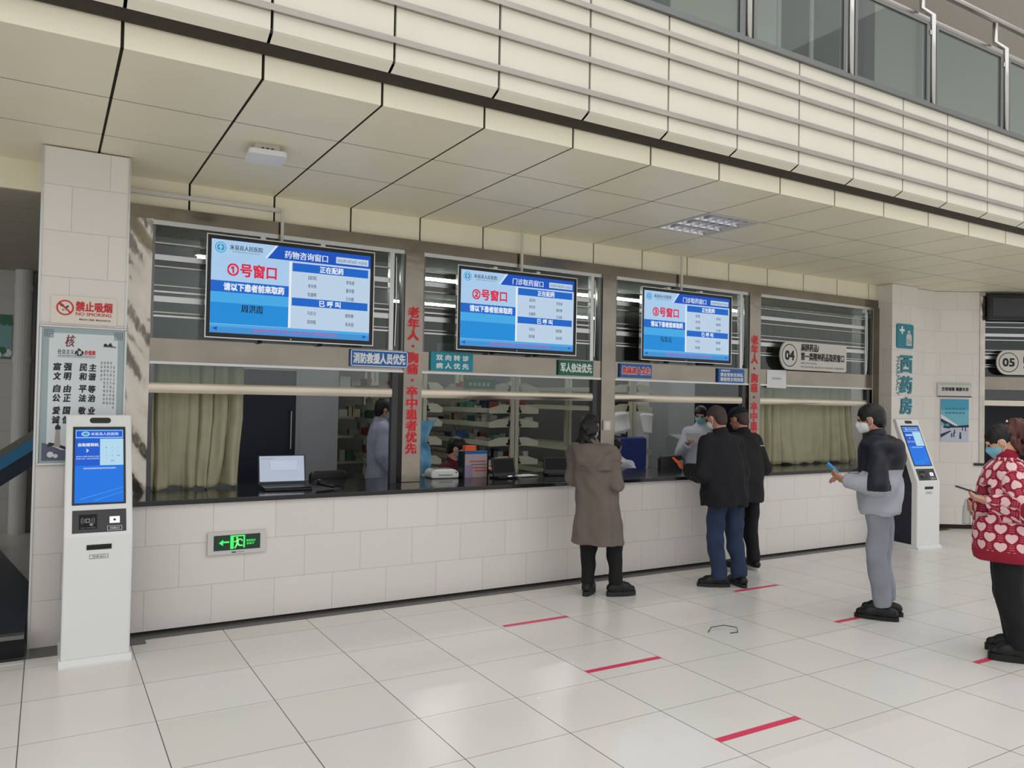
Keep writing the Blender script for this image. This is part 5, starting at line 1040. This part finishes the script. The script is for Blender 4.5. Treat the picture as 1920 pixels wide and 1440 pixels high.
    def shoes(s, m, sole, L=0.27, high=0.09, st=0.028):
        for k in (-1, 1):
            x, y, yaw = s.foot[k][:3]; zf = s.foot[k][3] if len(s.foot[k]) > 3 else 0.0; a = math.radians(yaw); fw = V3(math.sin(a), math.cos(a), 0); rt = V3(math.cos(a), -math.sin(a), 0); o = V3(x, y, zf); P = lambda u, w, z: o+fw*u+rt*w+V3(0, 0, z)
            v = Vol(); b, t = -L*.36, L*.40
            v.cap(P(b+.0, 0, st+.028), P(t-.05, k*.004, st+.022), .041, .040, .02); v.cap(P(t-.06, k*.006, st+.018), P(t+.005, -k*.004, st+.012), .042, .032, .02); v.cap(s.ank[k]+V3(0, 0, -.02), V3(s.ank[k][0], s.ank[k][1], zf+high+st), .046, .045, .03); v.cap(P(.0, 0, st+.05), P(.05, 0, st+.035), .038, .036, .03)
            v.cut((0, 0, zf+st-.002), (0, 0, -1)); v.cut((0, 0, zf+high+st), (0, 0, 1))
            sh = v.build('shoe', m, s.o, 0.006)
            out = []
            for i in range(28):
                th = 2*PI*i/28; u = (b+t)/2+(L/2+.012)*math.cos(th)*1.0; wd = (.043 if math.cos(th) < 0 else .047); w = wd*math.copysign(abs(math.sin(th))**.7, math.sin(th)); out.append(P(u, w, 0))
            n = 28; m_ = MB(); m_.add([tuple(p[:2])+(zf+.0015,) for p in out]+[tuple(p[:2])+(zf+st,) for p in out], [(i, (i+1) % n, n+(i+1) % n, n+i) for i in range(n)]+[tuple(range(n-1, -1, -1)), tuple(range(n, 2*n))], sole); m_.build('sole', sh)
    def hair(s, m, kind='short'):
        h = s.H; v = Vol(); R = s.R; T = s.T
        g = {'crop': 0.0, 'short': 1.0, 'long': 1.3, 'tail': 0.9, 'front': 0.6}[kind]; e = .0035*g
        if kind == 'tail': v.ell(T(0, -.040, .022), V3(.042, .034, .042)*h, .01, R); v.ell(T(0, -.046, -.035), V3(.038, .026, .055)*h, .015, R)
        else: v.ell(T(0, -.010, .020), V3(.0475+e, .0585+e, .052+e)*h, .01, R)
        if kind not in ('tail', 'front'): v.ell(T(0, -.036, -.01), V3(.0415+e, .030+e, .046+e)*h, .015, R)
        v.ell(T(0, .085, -.02), V3(.06, .062, .055+ (.006 if kind == 'crop' else 0))*h, 0, R, op='s')
        if kind in ('crop', 'short', 'front'):
            for k in (-1, 1): v.ell(T(k*.056, .012, -.03), V3(.020, .028, .034)*h, 0, R, op='s')
        if kind == 'long':
            r = random.Random(4)
            v.cap(T(0, -.03, .0), T(-.012, -.042, -.10), .050*h, .040*h, .02); v.cap(T(-.03, -.01, .0), T(-.045, -.012, -.085), .024*h, .020*h, .02); v.cap(T(-.014, -.045, -.08), T(-.03, -.05, -.135), .034*h, .012*h, .02)
            for i in range(9): a = -2.4+i*.5; v.ell(T(-.008+.04*math.sin(a), -.04+.012*math.cos(3*a), -.07-.012*(i % 4)), V3(.02, .02, .024)*h, .012)
            v.ell(T(.052, .004, -.012), V3(.018, .026, .034)*h, 0, R, op='s'); v.wrinkle(.009, 5, (75, 75, 28))
        elif kind == 'tail':
            v.cap(T(0, -.055, .035), T(0, -.085, .03), .024*h, .034*h, .012); v.cap(T(0, -.085, .03), T(-.004, -.105, -.04), .036*h, .03*h, .02); v.cap(T(-.004, -.105, -.04), T(0, -.085, -.115), .032*h, .020*h, .02); v.wrinkle(.005, 6, (60, 60, 40))
        else: v.wrinkle(.0015, 7, (70, 70, 70))
        return v.build({'tail': 'ponytail'}.get(kind, 'hair'), m, s.o, 0.005)
    def mask(s, m='mask_blue', loops='mask_white'):
        h = s.H; R = s.R; T = s.T; v = Vol()
        v.ell(T(0, .016, -.027), V3(.0385, .0420, .039)*h, 0, R); v.cap(T(0, .054, .0), T(0, .0605, -.015), .007*h, .0085*h, .025); v.cap(T(0, .054, -.02), T(0, .050, -.045), .012*h, .014*h, .025); v.cut(T(0, .012, 0), R@V3(0, -1, 0)); v.cut(T(0, 0, -.002), R@V3(0, -.15, 1)); v.cut(T(0, 0, -.058), R@V3(0, 0, -1))
        o = v.build('mask', m, s.o, 0.004)
        for k in (-1, 1):
            mb = MB(); mb.tube([T(k*.038, .018, -.008), T(k*.046, .006, .008), T(k*.050, -.012, .006), T(k*.050, -.016, -.010), T(k*.044, -.006, -.032), T(k*.036, .016, -.044)], .0022, loops, 6); mb.build('ear_loop', o)
        return o
for n_, c_, r_ in (('coat_taupe', (112, 100, 94), .8), ('cloth_black', (14, 14, 17), .8), ('cloth_dark', (15, 16, 23), .8), ('jean', (40, 56, 84), .85), ('cloth_navy', (22, 25, 37), .6), ('cloth_grey', (170, 174, 183), .65), ('trouser_grey', (142, 147, 156), .85), ('coat_white', (206, 210, 222), .7), ('coat_pale', (160, 168, 190), .75), ('sweater_dark', (82, 24, 36), .85), ('shirt_dark', (30, 30, 36), .8)):
    mottled(n_, C(*c_), tuple(x*0.88 for x in C(*c_)[:3])+(1,), 5, r_, 0, 0.12, 220)
mat('shoe_black', C(13, 13, 14), 0.5); mat('sole_dark', C(40, 39, 40), 0.7); mat('sole_white', C(206, 204, 198), 0.6); mat('cap_grey', C(70, 70, 76), 0.8)
DOWN = {'d': (0, 0.3, -1), 'n': (0, 1, 0.3)}
# woman at the second window
f = Figure('person in a long taupe hooded coat, seen from behind at the counter', (4.60, 0.46, 0), 46, 1.56, ((-.125, .03, 5), (.15, .05, 58)), ((-.285, .05, 1.0), (-.15, .26, 1.02), (.105, -.05, .97), (.03, .20, 1.03)), lean=((-.055, 0), (-.10, .0), (-.135, .01)), head=(14, 8, 0))
f.top('coat', 'coat_taupe', [(.45, .225, .20, 0), (.70, .20, .18, 0), (.92, .178, .16, 0), (1.05, .172, .15, 0), (1.18, .172, .15, 0), (1.26, .15, .125, -.01), (1.31, .08, .08, -.02)], sleeve=(.075, .066, .056), hood=1.25, collar=(.072, .0), fold=.012, nf=5, fz=(.45, 1.0), wr=.006, end=.95, sc=(22, 22, 12))
v = Vol(); v.loft([(1.085, .186, .163, -.082, 0), (1.18, .184, .16, -.088, 0), (1.26, .16, .135, -.095, -.01)], .03)
for k in (-1, 1): v.cap(f.sh[k]+V3(-k*.02, 0, -.03), f.sh[k]*.8+f.el[k]*.2, .068, .074, .03)
v.cut((0, .0, 0), (0, 1, 0)); v.cut((0, 0, 1.09), (0, .0, -1)); v.build('storm_flap', 'coat_taupe', f.o, .008)
f.trousers('cloth_black', (.085, .07, .055), .03); f.shoes('shoe_black', 'sole_dark', .25, .10, .04); f.hair('hair_black', 'long'); f.mask()
# man in jeans at the third window
f = Figure('person in a dark jacket and blue jeans holding an orange booklet at the third window', (5.84, 0.22, 0), 6, 1.66, ((-.11, .03, -62), (.14, .0, 12)), ((-.30, -.01, 1.03), (-.25, .25, 1.05), (.205, .03, 1.02), (.08, .26, 1.04)), lean=((-.02, 0), (-.05, .03), (-.075, .05)), head=(-10, 20, 0), skin='skin_tan', hold={-1: {'d': (-.2, 1, .25), 'n': (.3, -.1, 1), 'curl': (.5, .7, .6)}})
f.top('jacket', 'cloth_dark', [(.75, .225, .165, 0), (.95, .225, .165, 0), (1.1, .22, .16, 0), (1.25, .21, .15, 0), (1.36, .17, .12, -.01), (1.41, .09, .09, -.01)], sleeve=(.085, .074, .062), collar=(.07, .035), wr=.008, seed=3, sc=(24, 24, 9))
f.trousers('jean', (.098, .078, .07), .0, wr=.007); f.shoes('shoe_black', 'sole_dark', .28, .07, .03); f.hair('hair_cropped', 'crop'); f.mask('mask_white')
b_ = Matrix.Translation((5.84, 0.22, 0)) @ Matrix.Rotation(-math.radians(6), 4, 'Z')
m = MB(); m.box(-.045, -.075, -.008, .045, .075, .008, 'orange_box'); o = m.build('booklet', bevel=.002); o.matrix_world = b_ @ Matrix.Translation((-.275, .36, 1.105)) @ Matrix.Rotation(.5, 4, 'X') @ Matrix.Rotation(.5, 4, 'Y'); tag(o, 'orange booklet in the left hand of the man in jeans', 'booklet')
# man in the cap
f = Figure('person in a black cap and dark clothes half hidden behind the man in jeans', (6.53, 0.62, 0), 4, 1.64, ((-.12, .02, -8), (.13, .05, 14)), ((-.31, .0, 1.04), (-.2, .22, 1.02), (.25, .0, 1.03), (.17, .20, .98)), lean=((-.02, 0), (-.04, .03), (-.03, .06)), head=(-10, 16, 0), skin='skin_tan')
f.top('jacket', 'cloth_dark', [(.70, .21, .16, 0), (.95, .21, .16, 0), (1.1, .215, .16, 0), (1.25, .21, .15, 0), (1.35, .17, .12, -.01), (1.40, .09, .09, -.01)], sleeve=(.083, .072, .06), collar=(.07, .03), wr=.008, seed=5, sc=(24, 24, 9))
f.trousers('cloth_dark', (.095, .074, .066), .0); f.shoes('shoe_black', 'sole_white', .28, .06, .032); f.hair('hair_cropped', 'crop')
v = Vol(); T, h = f.T, f.H; v.ell(T(0, -.006, .034), V3(.054, .064, .046)*h, .01, f.R); v.cut(T(0, 0, .018), f.R@V3(0, -.05, -1)); v.cap(T(-.02, .055, .022), T(.02, .055, .022), .022*h, None, .01, (1, 1, .3)); v.cap(T(-.012, .085, .017), T(.012, .085, .017), .022*h, None, .01, (1, 1, .25)); c_ = v.build('cap', 'cloth_black', f.o, .004)
v = Vol(); v.ell(T(0, -.006, .022), V3(.055, .065, .009)*h, 0, f.R); v.cut(T(0, .0, 0), f.R@V3(0, 1, 0)); v.build('cap_band', 'cap_grey', c_, .004)
m = MB(); m.box(-.03, -.004, -.006, .03, .004, .006, 'grey_metal'); o = m.build('jacket_badge', f.o); o.location = (.06, -.155, 1.27)
# man in the two-tone jacket
f = Figure('person in a navy and grey hooded jacket and grey trousers holding a blue card', (6.20, -1.06, 0), -26, 1.70, ((-.11, -.02, -8), (.09, -.03, 2)), ((-.27, -.04, 1.06), (-.20, .21, 1.08), (.27, .0, 1.06), (.10, .24, 1.08)), lean=((0, -.02), (.0, .01), (-.01, .03)), head=(-2, 14, 0), skin='skin_tan', hold={-1: {'d': (.12, 1, .55), 'n': (.6, -.2, .6), 'curl': (.4, .6, .5)}})
def two(c):
    z = c[:, 2]; arm = (c[:, 0] < -.20); ln = np.where(arm, np.where((c[:, 1] > .03) & (z < 1.17), 9, 1.03), 1.19-.03*(c[:, 1] > .08)); return (z < ln).astype(int)
f.top('jacket', ['cloth_navy', 'cloth_grey'], [(.83, .205, .15, 0), (.86, .222, .165, 0), (.95, .225, .17, -.005), (1.1, .22, .165, -.01), (1.27, .21, .15, -.01), (1.38, .17, .12, -.015), (1.43, .09, .09, -.01)], sleeve=(.085, .076, .06), hood=1.35, collar=(.075, .03), wr=.010, seed=9, sc=(22, 22, 14), face_mat=two)
f.trousers('trouser_grey', (.098, .077, .066), .02, wr=.008, seed=4); f.shoes('shoe_black', 'shoe_black', .30, .07, .032); f.hair('hair_black', 'short'); f.mask('mask_white')
b_ = Matrix.Translation((6.20, -1.06, 0)) @ Matrix.Rotation(math.radians(26), 4, 'Z')
mat('card_blue', C(38, 150, 214), .4); m = MB(); m.box(-.035, -.055, -.008, .035, .055, .008, 'card_blue'); o = m.build('medical_card', bevel=.003); o.matrix_world = b_ @ Matrix.Translation((-.165, .315, 1.175)) @ Matrix.Rotation(.75, 4, 'X') @ Matrix.Rotation(.45, 4, 'Y'); tag(o, 'bright blue card in the hand of the grey jacket man', 'card')
# woman in the heart sweater
def heart_mat():
    m = mat('heart_knit', C(150, 24, 50), .85); uvn = N(m, 'ShaderNodeUVMap'); sx = N(m, 'ShaderNodeSeparateXYZ'); LK(m, uvn.outputs[0], sx.inputs[0])
    a, b = .118, .118
    def cell(ou, ov):
        fr = lambda v, p, o: math_n(m, 'MULTIPLY', math_n(m, 'SUBTRACT', math_n(m, 'FRACT', math_n(m, 'MULTIPLY_ADD', v, 1/p, 40+o)), .5), p)
        return fr(sx.outputs[0], a, ou), fr(sx.outputs[1], b, ov)
    def heart(U, Vv):
        X = math_n(m, 'MULTIPLY', U, 1/.030); Y = math_n(m, 'MULTIPLY_ADD', Vv, 1/.0285, .1)
        x2 = math_n(m, 'MULTIPLY', X, X); y2 = math_n(m, 'MULTIPLY', Y, Y); s_ = math_n(m, 'SUBTRACT', math_n(m, 'ADD', x2, y2), 1); c3 = math_n(m, 'MULTIPLY', math_n(m, 'MULTIPLY', s_, s_), s_); y3 = math_n(m, 'MULTIPLY', y2, Y); return math_n(m, 'LESS_THAN', math_n(m, 'SUBTRACT', c3, math_n(m, 'MULTIPLY', x2, y3)), 0)
    def dashes(U, Vv): return math_n(m, 'MULTIPLY', math_n(m, 'LESS_THAN', math_n(m, 'ABSOLUTE', U), .014), math_n(m, 'MULTIPLY', math_n(m, 'LESS_THAN', math_n(m, 'ABSOLUTE', Vv), .021), math_n(m, 'GREATER_THAN', math_n(m, 'SINE', math_n(m, 'MULTIPLY', Vv, 400)), .0)))
    hm = math_n(m, 'MAXIMUM', heart(*cell(0, 0)), heart(*cell(.5, .5))); bars = math_n(m, 'MAXIMUM', dashes(*cell(.5, 0)), dashes(*cell(0, .5)))
    m1 = N(m, 'ShaderNodeMix', data_type='RGBA'); LK(m, math_n(m, 'MULTIPLY', bars, .7), m1.inputs[0]); m1.inputs[6].default_value = C(146, 22, 48); m1.inputs[7].default_value = C(206, 96, 116)
    m2 = N(m, 'ShaderNodeMix', data_type='RGBA'); LK(m, hm, m2.inputs[0]); LK(m, m1.outputs[2], m2.inputs[6]); m2.inputs[7].default_value = C(232, 194, 196)
    LK(m, m2.outputs[2], bs(m).inputs['Base Color']); bp = N(m, 'ShaderNodeBump'); bp.inputs['Strength'].default_value = .25; bp.inputs['Distance'].default_value = .004; LK(m, noise(m, 320, 2), bp.inputs['Height']); LK(m, bp.outputs[0], bs(m).inputs['Normal'])
heart_mat(); mat('knit_red', C(146, 22, 48), .85)
f = Figure('person in a red heart pattern sweater and black trousers looking at a phone', (6.09, -2.10, 0), -32, 1.57, ((-.12, -.04, -6), (.09, -.04, 4)), ((-.29, -.09, 1.04), (-.20, .12, 1.06), (.28, .0, 1.02), (.17, .20, .98)), lean=((0, 0), (.0, .0), (0, .04)), head=(4, 30, 0), hold={-1: {'d': (.25, 1, .25), 'n': (.5, -.1, .8), 'curl': (.4, .6, .5)}, 1: {'d': (-1, .25, .1), 'n': (-.2, -1, 0)}}, headfw=-.03)
def uvs(V):
    u = np.arctan2(V[:, 0], -V[:, 1])*.23; w = V[:, 2].copy(); best = np.full(len(V), .03)
    for k in (-1, 1):
        for a, b in ((f.sh[k], f.el[k]), (f.el[k], f.wr[k])):
            ab = b-a; t = np.clip(((V-a)@ab)/(ab@ab), .12, 1); q = V-(a+t[:, None]*ab); d = np.sqrt((q**2).sum(1))-.085; outside = (np.abs(V[:, 0]) > .235) | (V[:, 1] > .22)
            p = unit(np.cross(ab, (0, 0, 1) if abs(unit(ab)[2]) < .9 else (0, 1, 0))); r = np.cross(unit(ab), p); th = np.arctan2(q@r, q@p); sel = (d < best) & outside
            u = np.where(sel, th*.085+.3, u); w = np.where(sel, t*np.linalg.norm(ab)+(0 if a is f.sh[k] else .31), w); best = np.where(sel, d, best)
    return np.stack([u, w], 1)
f.top('sweater', ['heart_knit', 'knit_red'], [(.66, .22, .19, 0), (.70, .245, .20, 0), (.85, .25, .205, 0), (1.0, .245, .20, 0), (1.15, .23, .19, 0), (1.28, .18, .15, 0), (1.34, .10, .10, .0)], sleeve=(.105, .10, .062), collar=(.075, .05), wr=.008, seed=12, uv=uvs, face_mat=lambda c: ((c[:, 2] < .735) | ((c[:, 2] > 1.355) & (np.abs(c[:, 0]) < .09))).astype(int))
f.trousers('cloth_black', (.108, .085, .072), .02, wr=.007, seed=6); f.shoes('shoe_black', 'shoe_black', .28, .09, .045); f.hair('hair_black', 'front'); f.hair('hair_red', 'tail'); f.mask()
m = MB(); m.tube([f.T(-.016, -.062, .062), f.T(0, -.066, .068), f.T(.016, -.062, .062)], .008, 'steel_tube', 8); m.build('hair_clip', f.o, smooth=True)
b_ = Matrix.Translation((6.09, -2.10, 0)) @ Matrix.Rotation(math.radians(32), 4, 'Z')
b_bag = b_ @ Matrix.Translation((-.175, .248, 1.07)); t = empty('smartphone'); t.matrix_world = b_ @ Matrix.Translation((-.155, .24, 1.125)) @ Matrix.Rotation(.30, 4, 'X') @ Matrix.Rotation(.15, 4, 'Y'); tag(t, 'dark smartphone held by the woman in the heart sweater', 'phone')
m = MB(); m.box(-.037, -.078, -.0045, .037, .078, .0045, 'black_plastic'); m.build('body', t, bevel=.003); m = MB(); m.box(-.034, -.074, .0045, .034, .074, .005, 'grey_metal'); m.build('screen', t)
# pharmacy staff
CO = [(.45, .20, .17, 0), (.8, .195, .165, 0), (1.0, .19, .16, 0), (1.2, .195, .155, 0), (1.33, .165, .125, -.01), (1.39, .085, .085, -.01)]
f = Figure('person in a pale blue lab coat standing in profile in the first window', (3.63, 3.25, 0), 100, 1.66, ((-.10, 0, 0), (.10, .0, 5)), ((-.27, -.03, 1.04), (-.24, .10, .80), (.26, -.04, 1.04), (.235, .12, .82)), head=(0, 10, 0), skin='skin_tan', res=.008, hold={-1: DOWN, 1: DOWN})
f.top('lab_coat', 'coat_pale', CO, sleeve=(.08, .07, .06), collar=(.07, .03), wr=.008, seed=21, fold=.008, fz=(.45, 1.0), res=.01)
f.trousers('cloth_dark'); f.shoes('shoe_black', 'sole_dark'); f.hair('hair_black', 'short'); f.mask()
f = Figure('person in a dark red top and blue mask seated in the second window', (4.03, 2.38, 0), 140, 1.58, ((-.10, .43, 0), (.10, .43, 0)), ((-.24, .10, .86), (-.12, .33, .95), (.24, .10, .86), (.12, .33, .95)), lean=((0, 0), (0, .04), (0, .08)), head=(-10, 14, 0), drop=.30, seat=True, res=.008)
f.top('sweater', 'sweater_dark', [(.48, .19, .15, 0), (.7, .185, .15, 0), (.85, .19, .15, 0), (.97, .16, .12, 0), (1.02, .085, .085, 0)], collar=(.062, .02), wr=.006, seed=22, res=.01)
f.trousers('cloth_black'); f.shoes('shoe_black', 'sole_dark', .24); f.hair('hair_black', 'short'); f.mask()
f = Figure('person in a white coat bent over the desk at the left of the third window', (6.52, 2.70, 0), 228, 1.60, ((-.10, .30, 0), (.10, .30, 0)), ((-.215, .14, .84), (-.10, .38, .96), (.215, .14, .84), (.08, .38, .96)), lean=((0, 0), (0, .10), (.0, .16)), head=(0, 36, 0), drop=.36, seat=True, res=.008)
f.top('lab_coat', 'coat_white', [(.48, .20, .16, 0), (.7, .195, .16, 0), (.85, .2, .16, 0), (.97, .165, .125, 0), (1.02, .085, .085, 0)], sleeve=(.08, .07, .058), collar=(.07, .02), wr=.008, seed=23, res=.01)
f.trousers('cloth_black'); f.shoes('shoe_black', 'sole_dark', .24); f.hair('hair_black', 'short'); f.mask()
f = Figure('person in a white coat and blue mask reading a slip behind the third window', (7.66, 2.42, 0), 232, 1.64, ((-.10, .0, 0), (.10, .0, 5)), ((-.25, .02, 1.02), (-.10, .25, 1.15), (.26, .0, 1.02), (.12, .26, 1.17)), head=(0, 16, 0), res=.008)
f.top('lab_coat', 'coat_white', CO, sleeve=(.08, .07, .058), collar=(.07, .03), wr=.007, seed=24, res=.01)
f.trousers('cloth_dark'); f.shoes('shoe_black', 'sole_dark', .25); f.hair('hair_black', 'short'); f.mask()
b_ = Matrix.Translation((7.66, 2.42, 0)) @ Matrix.Rotation(-math.radians(232), 4, 'Z')
m = MB(); m.box(-.10, -.001, -.07, .10, .001, .07, 'paper'); o = m.build('prescription_slip'); o.matrix_world = b_ @ Matrix.Translation((.03, .37, 1.25)) @ Matrix.Rotation(-.5, 4, 'X'); tag(o, 'white slip in the hands of the pharmacist behind the third window', 'paper')

glass('bag_film', (0.82, 0.84, 0.84, 1), 0.15)
vs = []; nx, nz = 12, 8
for j in range(nz+1):
    v_ = j/nz; wd = .012+.045*math.sin(min(1, v_*1.6)*PI/2); 
    for i in range(nx): a = 2*PI*i/nx; vs.append((wd*math.cos(a)*(1+.15*math.sin(3*a+4*v_)), .45*wd*math.sin(a), -.17*v_))
m = MB(); m.add(vs, [(j*nx+i, j*nx+(i+1) % nx, (j+1)*nx+(i+1) % nx, (j+1)*nx+i) for j in range(nz) for i in range(nx)]+[tuple(range(nz*nx, nz*nx+nx))], 'bag_film'); o = m.build('plastic_bag', smooth=True); o.matrix_world = b_bag; tag(o, 'small clear plastic bag hanging below the phone of the heart sweater woman', 'bag')
